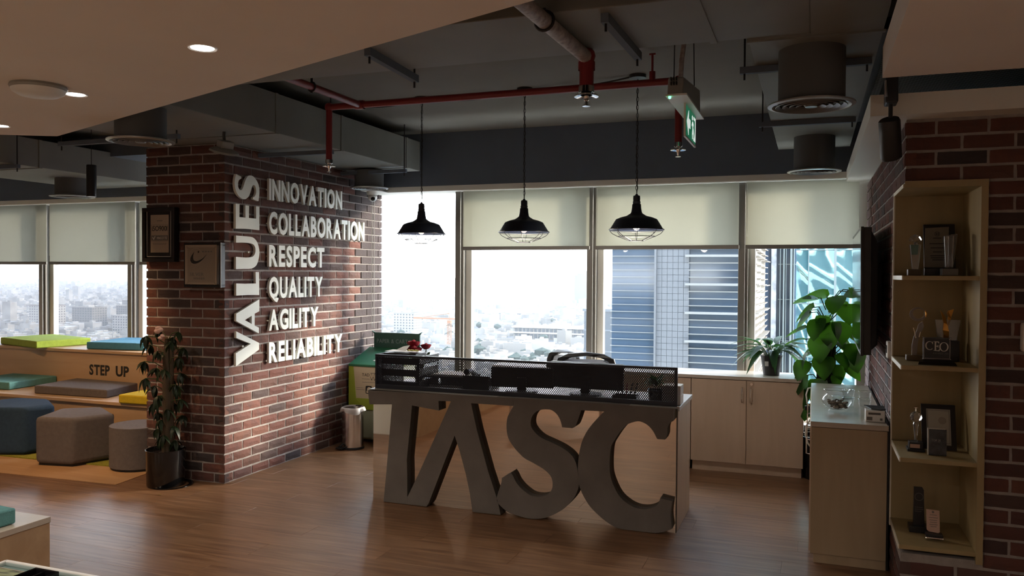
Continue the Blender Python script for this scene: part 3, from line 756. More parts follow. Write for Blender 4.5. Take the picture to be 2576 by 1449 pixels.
# ---- pendant lamps in a row over the desk
def pendant(x, y, label):
    z = 1.82
    t = thing('pendant_lamp', label, 'lamp', (x, y, CEIL), 'black cage pendant lamps over the desk')
    prof = [(.005, z + .232), (.012, z + .222), (.022, z + .219), (.0235, z + .20), (.0225, z + .185), (.0255, z + .182), (.024, z + .168), (.0285, z + .163), (.030, z + .14), (.035, z + .112), (.040, z + .105), (.063, z + .090), (.068, z + .088), (.10, z + .080), (.131, z + .068), (.136, z + .062), (.172, z + .004), (.180, z + .002), (.180, z - .003), (.172, z - .001), (.128, z + .062), (.06, z + .082), (0, z + .086)]
    part('shade', G().lathe(prof, (x, y, 0), 36), 'navy_metal', t, True)
    c = G()
    c.ring((x, y, z - .008), .168, .0022, 32, 5); c.ring((x, y, z - .044), .120, .0022, 28, 5); c.ring((x, y, z - .072), .046, .0022, 20, 5)
    for k in range(8):
        a = 2 * PI * (k + .3) / 8; ca, sa = math.cos(a), math.sin(a)
        c.tube([(x + r * ca, y + r * sa, z + h) for r, h in ((.172, .008), (.170, -.010), (.155, -.026), (.120, -.044), (.046, -.072))], .0022, 5)
    part('cage', c, 'black_metal', t, True)
    part('bulb', G().ico((x, y, z + .012), .022, 2, (1, 1, .8)), 'bulb' if x > -1.5 else 'bulb_dim', t, True)
    part('canopy', G().lathe([(0, CEIL), (.055, CEIL), (.055, CEIL - .022), (.02, CEIL - .03), (0, CEIL - .03)], (x, y, 0), 24), 'black_metal', t, True)
    ch = G(); zz = z + .232; k = 0
    while zz < CEIL - .03:
        g = G(); h = .026
        pts = [(.007 * math.cos(b), (h / 2 + .004) * math.sin(b)) for b in [2 * PI * j / 10 for j in range(11)]]
        ch.tube([(x + (p if k % 2 else 0), y + (0 if k % 2 else p), zz + h / 2 + q) for p, q in pts], .0016, 4, False)
        zz += h; k += 1
    part('chain', ch, 'black_metal', t, True)
    part('cord', G().tube([(x + .004 * math.sin(i), y + .004 * math.cos(i * 1.3), z + .23 + i * (CEIL - z - .25) / 14) for i in range(15)], .0025, 5), 'black_metal', t, True)
    l = bpy.data.lights.new('pendant_bulb', 'POINT'); l.energy = 7.0; l.color = (1, .86, .72); l.shadow_soft_size = .03
    lo = bpy.data.objects.new('pendant_bulb', l); COL.objects.link(lo); lo.location = (x, y, z - .02); lo.parent = t; lo.matrix_parent_inverse = _inv(t)
pendant(-2.711, 5.40, 'black cage pendant lamp against the bare window')
pendant(-1.895, 5.36, 'black cage pendant lamp in the middle of the row of three')
pendant(-1.078, 5.24, 'black cage pendant lamp nearest the exit sign')
g = G()
def sag(a, b, d, n=10): return [Vector(a).lerp(Vector(b), i / n) - Z * (d * 4 * (i / n) * (1 - i / n)) for i in range(n + 1)]
g.tube(sag((-3.30, 5.42, 2.805), (-2.766, 5.40, 2.806), .03) , .006, 6)
g.tube(sag((-2.656, 5.40, 2.808), (-1.95, 5.36, 2.808), .035), .006, 6)
g.tube(sag((-1.84, 5.36, 2.808), (-1.133, 5.24, 2.808), .02), .006, 6)
single('power_cable', g, 'black_metal', 'black cable looped between the pendant lamp canopies', 'cable', smooth=True)

# ---- exit sign
t = thing('exit_sign', 'green exit sign with arrow and running figure hanging by a conduit', 'sign', (-.62, 4.25, 2.40))
part('housing', G().hexa([(-.66, 3.90, 2.385), (-.585, 3.90, 2.385), (-.585, 4.53, 2.385), (-.66, 4.53, 2.385)], [(-.66, 3.92, 2.47), (-.585, 3.92, 2.47), (-.585, 4.50, 2.53), (-.66, 4.50, 2.53)]), 'grey_plastic', t, bevel=.006)
for k in range(6): part('vent_slot', G().box(-.645 + .013 * (k % 3), 3.895, 2.43 + .022 * (k // 3), -.640 + .013 * (k % 3), 3.91, 2.446 + .022 * (k // 3)), 'black_plastic', t)
part('cover_flange', G().box(-.668, 3.895, 2.378, -.567, 4.54, 2.387), 'white_plastic', t)
pnl = part('panel', G().box(-.606, 4.085, 2.222, -.600, 4.455, 2.378), 'exit_green', t, bevel=.002)
part('panel_edge', G().box(-.608, 4.08, 2.214, -.598, 4.46, 2.223).box(-.608, 4.078, 2.222, -.598, 4.086, 2.378), 'white_plastic', t)
F = lambda u, v, w: Vector((-.600 + w, 4.085 + u, 2.222 + v))
part('arrow', G().prism([[(.045, .078), (.105, .140), (.105, .100), (.165, .100), (.165, .056), (.105, .056), (.105, .016)]], F, .0, .002), 'exit_white', t)
part('door_symbol', G().prism([[(.285, .016), (.355, .016), (.355, .140), (.285, .140), (.285, .125), (.340, .125), (.340, .030), (.285, .030)]], F, .0, .002), 'exit_white', t)
fig = G(); fig.prism([[(.238 + .013 * math.cos(a), .126 + .013 * math.sin(a)) for a in [2 * PI * k / 12 for k in range(12)]]], F, 0, .002)
for a, b, r in (((.245, .108), (.262, .068), .010), ((.262, .068), (.240, .045), .007), ((.240, .045), (.248, .018), .006), ((.262, .068), (.290, .050), .007), ((.290, .050), (.312, .030), .006), ((.247, .102), (.222, .085), .005), ((.247, .102), (.275, .090), .005)):
    d = Vector((b[0] - a[0], b[1] - a[1])).normalized(); n = Vector((-d.y, d.x)) * r
    fig.prism([[(a[0] + n.x, a[1] + n.y), (a[0] - n.x, a[1] - n.y), (b[0] - n.x, b[1] - n.y), (b[0] + n.x, b[1] + n.y)]], F, 0, .002)
part('running_figure', fig, 'exit_white', t)
part('indicator', G().ico((-.648, 3.90, 2.372), .008, 1), 'led', t, label='lit green indicator')
part('conduit', G().tube([(-.62, 4.05, 2.50), (-.615, 4.04, 2.58), (-.605, 4.07, 2.70), (-.61, 4.10, 2.82)], .012, 8), 'grey_pipe', t, True)
part('hanging_chain', G().tube([(-.645, 4.00, 2.49), (-.645, 4.02, 2.82)], .003, 5).tube([(-.595, 4.35, 2.52), (-.595, 4.30, 2.82)], .003, 5), 'black_metal', t)

# ---- downlights in the lowered ceiling, and unseen fill lamps added behind the camera
def downlight(x, y, D, label, w, z=2.35, grp='recessed downlights in the lowered ceiling', col=(1, .80, .60), size=2.3):
    t = thing('downlight', label, 'lamp', (x, y, z), grp)
    part('trim_ring', G().lathe([(D / 2, z - .001), (D / 2 + .010, z - .004), (D / 2 + .012, z), (D / 2, z + .004)], (x, y, 0), 28), 'white_plastic', t, True)
    part('lens', G().lathe([(0, z - .002), (D / 2, z - .002)], (x, y, 0), 24), 'lamp_disc', t)
    l = bpy.data.lights.new('downlight_beam', 'SPOT'); l.energy = w; l.color = col; l.spot_size = size; l.spot_blend = .6; l.shadow_soft_size = .04
    lo = bpy.data.objects.new('downlight_beam', l); COL.objects.link(lo); lo.location = (x, y, z - .012); lo.parent = t; lo.matrix_parent_inverse = _inv(t)
downlight(-2.106, 2.413, .082, 'lit round downlight nearest the open ceiling edge, right of the other two', 14)
downlight(-3.22, 2.851, .082, 'lit round downlight beside the white ceiling dome', 14)
downlight(-4.328, 3.328, .082, 'lit downlight cut by the left edge of the photo', 16)
for k, (x, y) in enumerate(((-1.2, .2), (-2.6, .4), (-4.2, .3), (-5.8, .4), (-.6, -1.2), (-2.2, -1.3), (-4.0, -1.3), (-5.9, -1.2), (-3.2, -2.3), (1.1, -.8))):  # added fill lamps, out of view, lifting the surfaces that face the room
    downlight(x, y, .10, 'unseen fill downlight added behind the viewpoint', 31, 2.35 if x < .2 else 2.30, 'added fill lamps behind the viewpoint', (1, .88, .76), 2.7)
dxx, dyy = -3.226, 2.664
t = thing('ceiling_dome', 'white shallow round dome unit on the lowered ceiling beside a downlight', 'access point', (dxx, dyy, 2.35))
part('base', G().lathe([(.112, 2.35), (.116, 2.34), (.110, 2.330)], (dxx, dyy, 0), 36), 'grey_plastic', t, True)  # grey base stands for the shaded edge around the white dome
part('dome', G().lathe([(.110, 2.331), (.104, 2.318), (.08, 2.304), (.035, 2.298), (0, 2.298)], (dxx, dyy, 0), 36), 'white_plastic', t, True)

# ---- black tube pendant at left, spot on flexible stem, track spotlight
tx_, ty_ = -5.90, 5.385
t = thing('tube_lamp', 'black cylindrical pendant lamp hanging before the left windows', 'lamp', (tx_, ty_, 2.175))
part('body', G().lathe([(0, 2.452), (.038, 2.452), (.040, 2.447), (.040, 2.177), (.034, 2.177), (.031, 2.195)], (tx_, ty_, 0), 24), 'black_metal', t, True)
part('lens', G().lathe([(0, 2.183), (.033, 2.183)], (tx_, ty_, 0), 20), 'lamp_disc', t)
part('cord', G().tube([(tx_, ty_, 2.45), (tx_, ty_, 2.815)], .003, 5), 'black_metal', t)
l = bpy.data.lights.new('tube_beam', 'SPOT'); l.energy = 10; l.color = (1, .66, .36); l.spot_size = 1.7; l.spot_blend = .5; l.shadow_soft_size = .03
lo = bpy.data.objects.new('tube_beam', l); COL.objects.link(lo); lo.location = (tx_, ty_, 2.17); lo.parent = t; lo.matrix_parent_inverse = _inv(t)
# warm spots over the tiered seat, above the frame behind the lowered ceiling
for k, (x, y, tx, ty, tz, w) in enumerate(((-6.3, 3.5, -6.9, 6.0, .35, 42), (-5.2, 3.3, -5.6, 5.9, .3, 38), (-5.3, 3.6, -5.0, 4.5, 0, 40))):
    t = thing('ceiling_spotlight', 'warm spotlight aimed at the tiered seat', 'lamp', (x, y, 2.7), 'spotlights over the tiered seat')
    d = (Vector((tx, ty, tz)) - Vector((x, y, 2.66))).normalized()
    part('body', G().tube([Vector((x, y, 2.70)) - d * .03, Vector((x, y, 2.70)) + d * .09], .035, 16), 'black_metal', t, True)
    part('stem', G().tube([(x, y, 2.70), (x, y, 2.815)], .008, 6), 'black_metal', t)
    l = bpy.data.lights.new('spot_beam', 'SPOT'); l.energy = w; l.color = (1, .58, .28); l.spot_size = 1.05; l.spot_blend = .45; l.shadow_soft_size = .03
    lo = bpy.data.objects.new('spot_beam', l); COL.objects.link(lo); lo.location = Vector((x, y, 2.70)) + d * .10; lo.rotation_euler = d.to_track_quat('-Z', 'Y').to_euler(); lo.parent = t; lo.matrix_parent_inverse = _inv(t)

t = thing('dish_spotlight', 'grey dish spotlight with amber glass on a flexible stem above the column corner', 'lamp', (-3.66, 4.40, 2.34))
cx, cy, cz = -3.66, 4.40, 2.335
ax = Vector((-.30, .12, -.95)).normalized(); q = ax.to_track_quat('Z', 'Y').to_matrix()
def oriented(prof, n=28):
    g = G(); g.lathe(prof, (0, 0, 0), n); g.v = [tuple(Vector((cx, cy, cz)) + q @ Vector(p)) for p in g.v]; return g
part('dish', oriented([(0, -.014), (.06, -.012), (.092, .004), (.097, .016), (.090, .018)]), 'grey_plastic', t, True)
part('amber_glass', oriented([(0, .022), (.055, .020), (.090, .015)]), 'spot_lens', t, True)
hb = G().box(-.045, -.035, -.062, .045, .035, -.012); hb.v = [tuple(Vector((cx, cy, cz)) + q @ Vector(p)) for p in hb.v]
part('driver_box', hb, 'grey_plastic', t, bevel=.006)
part('flexible_stem', G().tube([(cx, cy, cz + .05), (cx - .005, cy, cz + .10), (cx - .005, cy + .01, cz + .2), (cx - .03, cy + .01, cz + .32), (cx - .03, cy, CEIL)], .010, 8), 'duct_dark', t, True)

t = thing('track_spotlight', 'black cylinder spotlight on a track in front of the right brick wall', 'lamp', (.31, 3.90, 2.03))
part('track', G().box(.29, 3.30, 2.405, .325, 4.60, 2.43), 'black_metal', t)
part('track_adapter', G().box(.285, 3.85, 2.275, .335, 3.95, 2.405), 'black_metal', t, bevel=.006)
part('arm', G().tube([(.309, 3.90, 2.28), (.309, 3.90, 2.175)], .009, 8), 'black_metal', t, True)
part('head', G().tube([(.302, 3.875, 2.205), (.303, 3.878, 2.20), (.315, 3.915, 2.045), (.316, 3.917, 2.04)], [.040, .044, .044, .038], 24), 'black_metal', t, True)
part('clip', G().tube([(.287, 3.85, 2.30), (.287, 3.85, 2.37)], .007, 8), 'chrome', t, True)
t = thing('security_camera', 'small white dome camera under the beam at the end of the values wall', 'camera', (-3.83, 6.60, 2.285))
cq = (-3.85, 6.66)
part('base', G().lathe([(0, 2.285), (.055, 2.285), (.055, 2.262), (.046, 2.25)], (*cq, 0), 24), 'white_plastic', t, True)
part('ball', G().ico((cq[0], cq[1], 2.232), .042, 2), 'white_plastic', t, True)
part('lens', G().ico((cq[0] + .020, cq[1] - .026, 2.214), .022, 2), 'screen', t, True)
part('mount_plate', G().box(-3.93, 6.58, 2.285, -3.77, 6.80, 2.292), 'white_plastic', t)
single('blind_cord', G().tube([(-3.945, 6.82, 2.28), (-3.945, 6.82, 1.0)], .0025, 5).tube([(-3.945, 6.86, 2.28), (-3.945, 6.86, 1.0)], .0025, 5), 'wire', 'thin pale blind cord hanging down the values wall beside the window', 'cord')
# ================================================================== lettering on the values wall
wx = -3.945
t = thing('wall_sign', 'tall white VALUES lettering reading upward on the brick wall', 'sign', (-3.93, 5.0, 1.5), 'white lettering on the values wall')
for ch in 'VALUES':
    loops = [catmull(l, 45, 3) if ch in 'SU' else l for l in VALUES[ch]]
    g = G(); g.prism(loops, lambda u, v, w: Vector((w, u, v)), -3.948, -3.928); part('letter', g, 'letter_white', t)
    part('spacer', G().tube([(-3.965, sum(p[0] for p in loops[0]) / len(loops[0]), sum(p[1] for p in loops[0]) / len(loops[0])), (-3.946, sum(p[0] for p in loops[0]) / len(loops[0]), sum(p[1] for p in loops[0]) / len(loops[0]))], .008, 6), 'letter_white', t)
for wd, y1, zb, hh in (('INNOVATION', 6.264, 2.093, .157), ('COLLABORATION', 6.649, 1.832, .165), ('RESPECT', 5.985, 1.579, .161), ('QUALITY', 5.960, 1.333, .160), ('AGILITY', 5.897, 1.084, .155), ('RELIABILITY', 6.272, .834, .152)):
    t = thing('wall_sign', 'white %s lettering on the brick wall' % wd, 'sign', (-3.93, 5.7, zb), 'white lettering on the values wall')
    for ch, g in word(wd, (-3.948, 5.229, zb), (0, 1, 0), Z, (1, 0, 0), hh, y1 - 5.229, .020, True, .10):
        part('letter', g, 'letter_white', t)
        ys = [p[1] for p in g.v]; zs = [p[2] for p in g.v]
        yc = min(ys) + .012; zc = min(zs) + hh * .5
        if ch in 'VYT': yc = sum(ys) / len(ys)
        part('spacer', G().tube([(-3.965, yc, zc), (-3.946, yc, zc)], .006, 6), 'letter_white', t)

# ---- framed certificates on the column front
def frame_box(t, x0, z0, x1, z1, yf, yb, wd, mat='frame_black'):
    for (a, b, c, d) in ((x0, z0, x1, z0 + wd), (x0, z1 - wd, x1, z1), (x0, z0 + wd, x0 + wd, z1 - wd), (x1 - wd, z0 + wd, x1, z1 - wd)):
        part('frame_rail', G().box(a, yf, b, c, yb, d), mat, t, bevel=.002)
t = thing('framed_certificate', 'black framed ISO9001 certificate on the dark side of the column', 'picture', (-4.51, 4.74, 1.6))
frame_box(t, -4.66, 1.600, -4.36, 1.998, 4.70, 4.75, .028)
part('mat_board', G().box(-4.64, 4.722, 1.62, -4.38, 4.74, 1.98), 'frame_black', t)
g = G(); x0, x1, z0, z1 = -4.630, -4.404, 1.637, 1.979
for (a, b, c, d) in ((x0, z0, x1, z0 + .005), (x0, z1 - .005, x1, z1), (x0, z0, x0 + .004, z1), (x1 - .004, z0, x1, z1)): g.box(a, 4.716, b, c, 4.721, d)
part('silver_line', g, 'silver_paper', t)
part('certificate', G().box(-4.594, 4.718, 1.669, -4.426, 4.722, 1.946), 'cream_print', t)
g = word_g('iSO9001', (-4.580, 4.717, 1.828), X, Z, -Y, .036, .142, .001, False, .06)
part('lettering', g, 'print_dark', t)
g = G(); g.box(-4.588, 4.7165, 1.757, -4.432, 4.718, 1.795); part('printed_band', g, 'print_grey', t)
g = G(); g.prism([[(-4.576, 1.780), (-4.570, 1.784), (-4.564, 1.770), (-4.552, 1.790), (-4.546, 1.788), (-4.563, 1.762)]], lambda u, v, w: Vector((u, w, v)), 4.7155, 4.7165)
part('tick_mark', g, 'print_white', t)
part('band_lettering', word_g('VINCOTTE', (-4.535, 4.7165, 1.767), X, Z, -Y, .017, .095, .001), 'print_white', t)
part('printed_outline', G().box(-4.588, 4.717, 1.872, -4.432, 4.718, 1.874).box(-4.588, 4.717, 1.752, -4.432, 4.718, 1.754).box(-4.589, 4.717, 1.752, -4.587, 4.718, 1.874).box(-4.433, 4.717, 1.752, -4.431, 4.718, 1.874), 'print_grey', t)
part('small_print', G().box(-4.575, 4.717, 1.735, -4.445, 4.718, 1.738).box(-4.570, 4.717, 1.727, -4.45, 4.718, 1.7295).box(-4.535, 4.717, 1.900, -4.485, 4.718, 1.905), 'print_grey', t)
t = thing('framed_certificate', 'framed silver winner award plaque near the column corner', 'picture', (-4.11, 4.74, 1.42))
frame_box(t, -4.276, 1.416, -3.945, 1.738, 4.705, 4.75, .018)
part('canvas', G().box(-4.260, 4.70, 1.438, -3.978, 4.745, 1.722), 'cream_print', t)
part('bright_edge', G().box(-3.9455, 4.700, 1.416, -3.942, 4.704, 1.738), 'silver_paper', t)
g = G(); g.prism([catmull([(-4.235, 1.462), (-4.225, 1.452), (-4.005, 1.452), (-3.995, 1.462), (-3.995, 1.692), (-4.005, 1.703), (-4.225, 1.703), (-4.235, 1.692)], 60, 3)], lambda u, v, w: Vector((u, w, v)), 4.698, 4.70); part('printed_panel', g, mk('taupe_print', (.26, .215, .17), .6), t)
cres = [(-4.175, 1.672), (-4.205, 1.635), (-4.208, 1.605), (-4.185, 1.588), (-4.150, 1.590), (-4.105, 1.612), (-4.062, 1.655), (-4.105, 1.622), (-4.150, 1.606), (-4.180, 1.612), (-4.186, 1.638)]
g = G(); g.prism([catmull(cres, 80, 3)], lambda u, v, w: Vector((u, w, v)), 4.697, 4.698); part('swoosh', g, 'print_dark', t)
st = [(-4.137 + (.010 if k % 2 == 0 else .004) * math.sin(PI * k / 5), 1.672 + (.010 if k % 2 == 0 else .004) * math.cos(PI * k / 5)) for k in range(10)]
g = G(); g.prism([st], lambda u, v, w: Vector((u, w, v)), 4.697, 4.698); part('star', g, 'print_dark', t)
ringo = [(-4.160 + .062 * math.cos(a), 1.637 + .062 * math.sin(a)) for a in [2 * PI * k / 40 for k in range(40)]]; ringi = [(-4.160 + .0595 * math.cos(a), 1.637 + .0595 * math.sin(a)) for a in [2 * PI * k / 40 for k in range(40)]]
g = G(); g.prism([ringo, ringi], lambda u, v, w: Vector((u, w, v)), 4.6975, 4.6982); part('printed_ring', g, 'cream_print', t)
part('lettering', word_g('SILVER', (-4.215, 4.698, 1.500), X, Z, -Y, .022, .125, .001), 'print_grey', t)
part('lettering', word_g('WINNER', (-4.185, 4.698, 1.474), X, Z, -Y, .014, .105, .001), 'print_grey', t)
part('small_print', G().box(-4.105, 4.697, 1.670, -4.088, 4.698, 1.678).box(-4.078, 4.697, 1.670, -4.064, 4.698, 1.678).box(-4.054, 4.697, 1.670, -4.040, 4.698, 1.678).box(-4.030, 4.697, 1.670, -4.018, 4.698, 1.678), 'print_grey', t)

# ================================================================== reception desk
t = desk = thing('reception_desk', 'reception desk with big grey TASC letters on a bronze mirror front', 'desk', (-1.76, 5.1, 0))
part('mirror_front', G().box(-2.780, 4.830, 0, -.742, 4.838, .735), 'mirror', t)
part('carcass', G().box(-2.778, 4.838, 0, -.744, 4.862, .73), 'maple', t)
part('side_panel', G().box(-.766, 4.862, 0, -.740, 5.372, .722), 'maple', t, bevel=.001)
part('side_panel', G().box(-2.782, 4.862, 0, -2.756, 5.372, .722), 'maple', t, bevel=.001)
part('worktop', G().box(-2.80, 4.838, .722, -.728, 5.385, .748), 'desk_white', t, bevel=.002)
part('mirror_edge', G().box(-.744, 4.826, .002, -.740, 4.838, .735), 'black_metal', t)
part('drawer_pedestal', G().box(-1.25, 4.95, .02, -.80, 5.37, .70), 'maple', t)
for ch in 'TASC':
    l = catmull(TASC[ch], 38, 3) if ch in 'SC' else TASC[ch]
    g = G(); g.prism([l], lambda u, v, w: Vector((u, w, max(v, .003))), 4.775, 4.829)
    part('letter', g, 'concrete', t)
part('letter_cap', G().box(-2.79, 4.776, .7475, -.744, 4.845, .7495), 'grey_plastic', t, label='thin pale edge along the top of the letters')
# expanded metal screen along the desk front
zt = .980
fm = 'navy_metal'
part('screen_frame', G().box(-2.772, 4.835, zt - .016, -.742, 4.851, zt).box(-2.772, 4.835, .748, -.742, 4.851, .776).box(-2.772, 4.835, .776, -2.758, 4.851, zt - .016).box(-.760, 4.835, .776, -.742, 4.851, zt - .016), fm, t, bevel=.002)
part('screen_mesh', diamond_mesh(-2.758, -.760, .776, zt - .016, .0127, .0168, .0025, lambda u, v, w: Vector((u, 4.843, v))), 'black_mesh', t, stuff=True, fix=False)
part('screen_end', G().box(-2.772, 4.851, .748, -2.768, 5.06, zt), fm, t)

# ---- on the desk
t = thing('paper_tray', 'dark letter tray heaped with papers at the left end of the desk', 'tray', (-2.66, 5.0, .748))
for k, z in enumerate((.75, .83, .91)):
    part('tray_shelf', G().box(-2.755, 4.90, z, -2.47, 5.20, z + .006).box(-2.755, 4.895, z, -2.47, 4.90, z + .045).box(-2.755, 4.90, z, -2.750, 5.20, z + .055).box(-2.475, 4.90, z, -2.47, 5.20, z + .055), 'black_plastic', t)
for x in (-2.75, -2.475): part('post', G().tube([(x, 4.905, .75), (x, 4.905, .965)], .004, 6).tube([(x, 5.195, .75), (x, 5.195, .965)], .004, 6), 'black_plastic', t)
part('top_box', G().box(-2.735, 4.885, .965, -2.49, 5.05, .987), 'black_plastic', t, bevel=.004)
g = G(); g.prism([[(-2.735, 5.02), (-2.50, 5.02), (-2.50, 4.90), (-2.735, 4.90)]], lambda u, v, w: Vector((u, v, .990 + w + .012 * math.sin(9 * u))), 0, .001)
single('paper_sheet', g, 'paper', 'white sheet lying flat on top of the letter tray', 'paper')
g = G(); g.add([(-2.715, 4.99, .990), (-2.60, 4.93, .990), (-2.605, 5.02, 1.031), (-2.66, 5.03, 1.020)], [(0, 1, 2), (0, 2, 3)])
g.add([(-2.715, 4.991, .988), (-2.60, 4.931, .988), (-2.605, 5.021, 1.029), (-2.66, 5.031, 1.018)], [(0, 2, 1), (0, 3, 2)])
single('folded_paper', g, 'paper', 'folded white paper standing up on the letter tray', 'paper')
g = G()
for k in range(5): g.ico((-2.585 + .016 * k, 4.965 + .01 * (k % 2), 1.000), .011, 1, (1.2, 1, .7), .2)
single('paper_flower', g, mk('pale_yellow', (.62, .58, .22), .7), 'small yellow and white flower heads beside the folded paper', 'flowers')
for k, (x, z0, h) in enumerate(((-2.36, .75, .008), (-2.34, .76, .008), (-2.33, .80, .010))):
    single('paper_stack', G().box(x - .13, 5.05, z0 if k < 2 else .825, x + .12, 5.27, (z0 if k < 2 else .825) + h), 'paper', ['white papers flat on the desk behind the screen, bottom sheaf', 'white papers behind the screen, middle sheaf', 'white papers on the tray shelf behind the screen, top sheaf'][k], 'paper')
single('tray_riser', G().box(-2.50, 5.03, .768, -2.19, 5.29, .774).box(-2.50, 5.03, .748, -2.495, 5.29, .768).box(-2.195, 5.03, .748, -2.19, 5.29, .768).box(-2.50, 5.03, .815, -2.19, 5.29, .825).box(-2.50, 5.285, .774, -2.19, 5.29, .815), 'black_plastic', 'low black tray with papers behind the mesh screen', 'tray')
def rose(x, y, zc, R, lab):
    t = thing('rose', lab, 'flower', (x, y, .80), 'red roses behind the screen')
    part('stem', G().tube([(-2.63 + (x + 2.63) * .3, y, .80), (x, y, zc - R * .8)], .004, 6), 'stem_green', t, True)
    part('heart', G().ico((x, y, zc + R * .1), R * .45, 1), 'rose', t, True)
    for k in range(16):
        a = k * 2.4; lay = k / 15; rr = R * (.35 + .55 * lay); top = .55 - .35 * lay
        pts = []; wv = .65 + .25 * lay
        for i in range(6):
            for j in range(5):
                b = a + (i - 2.5) / 2.5 * wv; h = j / 4
                el = -1.1 + (1.1 + top) * h; q = rr * (1 + (.28 * lay + .08 * math.sin(5 * b + k)) * h ** 3)
                pts.append((x + q * math.cos(el) * math.cos(b), y + q * math.cos(el) * math.sin(b), zc + q * math.sin(el) * .9 + (-.10 * R if j == 4 and i in (0, 5) else 0)))
        g = G(); g.add(pts, [(i * 5 + j, (i + 1) * 5 + j, (i + 1) * 5 + j + 1, i * 5 + j + 1) for i in range(5) for j in range(4)])
        part('petal', g, 'rose', t, True, fix=False)
    g = G(); zl = zc - R * 1.6; g.add([(x, y, zl - .01), (x + .016, y - .01, zl + .012), (x + .036, y - .008, zl + .016), (x + .024, y + .008, zl - .006)], [(0, 1, 2, 3)]); part('leaf', g, 'leaf_dark', t, fix=False)
v = thing('flower_vase', 'small dark vase holding red roses behind the screen', 'vase', (-2.63, 5.22, .748))
part('body', G().lathe([(0, .75), (.030, .75), (.036, .80), (.022, .87), (.026, .90), (.022, .90), (.018, .87), (0, .80)], (-2.63, 5.22, 0), 20), 'black_gloss', v, True)
rose(-2.682, 5.23, 1.028, .046, 'tallest red rose in the vase, at the top left')
rose(-2.658, 5.19, .985, .056, 'full red rose in front, lowest in the vase')
rose(-2.584, 5.23, 1.012, .037, 'red rose leaning right of the others')
t = thing('desk_phone', 'black desk phone behind the mesh screen at the left', 'phone', (-2.10, 5.05, .748))
part('base', G().hexa([(-2.19, 4.98, .748), (-2.00, 4.98, .748), (-2.00, 5.18, .748), (-2.19, 5.18, .748)], [(-2.19, 4.98, .85), (-2.00, 4.98, .85), (-2.00, 5.18, .77), (-2.19, 5.18, .77)]), 'black_plastic', t, bevel=.006)
part('handset', G().tube([(-2.17, 5.0, .868), (-2.17, 5.08, .868), (-2.17, 5.16, .83)], [.022, .014, .022], 10), 'black_plastic', t, True)
def monitor(x, y, rot, w, h, z0, lab):
    t = thing('monitor', lab, 'monitor', (x, y, .748)); c, s = math.cos(rot), math.sin(rot)
    def P(g): g.v = [(x + p[0] * c - p[1] * s, y + p[0] * s + p[1] * c, p[2]) for p in g.v]; return g
    part('back_cover', P(G().box(-w / 2, -.02, z0, w / 2, .012, z0 + h)), 'black_plastic', t, bevel=.008)
    part('screen', P(G().box(-w / 2 + .01, .012, z0 + .015, w / 2 - .01, .014, z0 + h - .01)), 'screen', t)
    part('neck', P(G().box(-.03, -.035, .76, .03, -.018, z0 + h * .5)), 'black_plastic', t)
    part('foot', P(G().lathe([(0, .748), (.11, .748), (.105, .758), (0, .762)], (0, -.02, 0), 24)), 'black_plastic', t)
monitor(-1.80, 5.08, .18, .42, .135, .775, 'low black screen behind the mesh screen, left of the chairs')
monitor(-1.37, 5.12, -.06, .50, .17, .785, 'wide black screen behind the mesh screen, below the chairs')
t = thing('desk_plant', 'bushy dark desk plant behind the right end of the mesh screen', 'plant', (-.90, 5.0, .748))
part('pot', G().lathe([(0, .748), (.045, .748), (.055, .82), (.048, .82), (.042, .80), (0, .80)], (-.90, 5.02, 0), 18), 'black_gloss', t, True)
LEAF_S = None
def leaf_mesh(name, L, W, mat, fold=.25, droop=.3, heart=False, n=5):
    """one leaf along +x from the origin, blade folded along its midrib and drooping"""
    g = G(); rows = []
    for i in range(n + 1):
        u = i / n
        if heart: w = W / 2 * (math.sin(PI * min(1, u * 1.0) ** .62) ** .8 if 0 < u < 1 else 0)
        else: w = W / 2 * math.sin(PI * u ** .75) if 0 < u < 1 else 0
        x = L * (u - (.10 if heart else 0)); z = -droop * L * u * u
        xl = x - (L * .10 * (1 - u) ** 3 if heart and 0 < u else 0)
        rows.append(((x, 0, z), (xl, w, z + fold * w), (xl, -w, z + fold * w)))
    v = []; f = []
    for r in rows: v += list(r)
    for i in range(n):
        a, b = 3 * i, 3 * (i + 1)
        f += [(a, b, b + 1, a + 1), (a + 2, b + 2, b, a)]
    g.add(v, f); return g.mesh(name, M[mat], True, fix=False)
ls = leaf_mesh('leaf', .09, .028, 'leaf_lily', droop=.5)
for k in range(34):
    a = random.uniform(0, 2 * PI); e = random.uniform(.1, 1.2)
    at(ls, 'leaf', t, (-.90, 5.02, .82 + random.uniform(0, .05)), (0, -e, a), (random.uniform(.8, 1.25),) * 3)
t = thing('white_box', 'two white boxes stacked at the right end of the desk, seen past the screen', 'box', (-.755, 4.95, .748))
for k in (0, 1): part('carton', G().box(-.845, 4.90, .749 + .058 * k, -.733, 5.02, .805 + .058 * k), 'white_plastic', t, bevel=.002)
t = thing('desk_clutter_tray', 'small tray with pens and a red cap behind the mesh screen', 'tray', (-1.08, 4.95, .748))
part('tray', G().box(-1.15, 4.90, .748, -1.0, 5.0, .752).box(-1.15, 4.90, .752, -1.0, 4.904, .785).box(-1.15, 4.996, .752, -1.0, 5.0, .785).box(-1.15, 4.90, .752, -1.146, 5.0, .785).box(-1.004, 4.90, .752, -1.0, 5.0, .785), 'black_plastic', t)
for k in range(5): part('pen', G().tube([(-1.12 + .022 * k, 4.95, .755), (-1.125 + .03 * k, 4.93 + .01 * k, .86)], .004, 6), 'black_plastic' if k != 2 else 'rose', t)

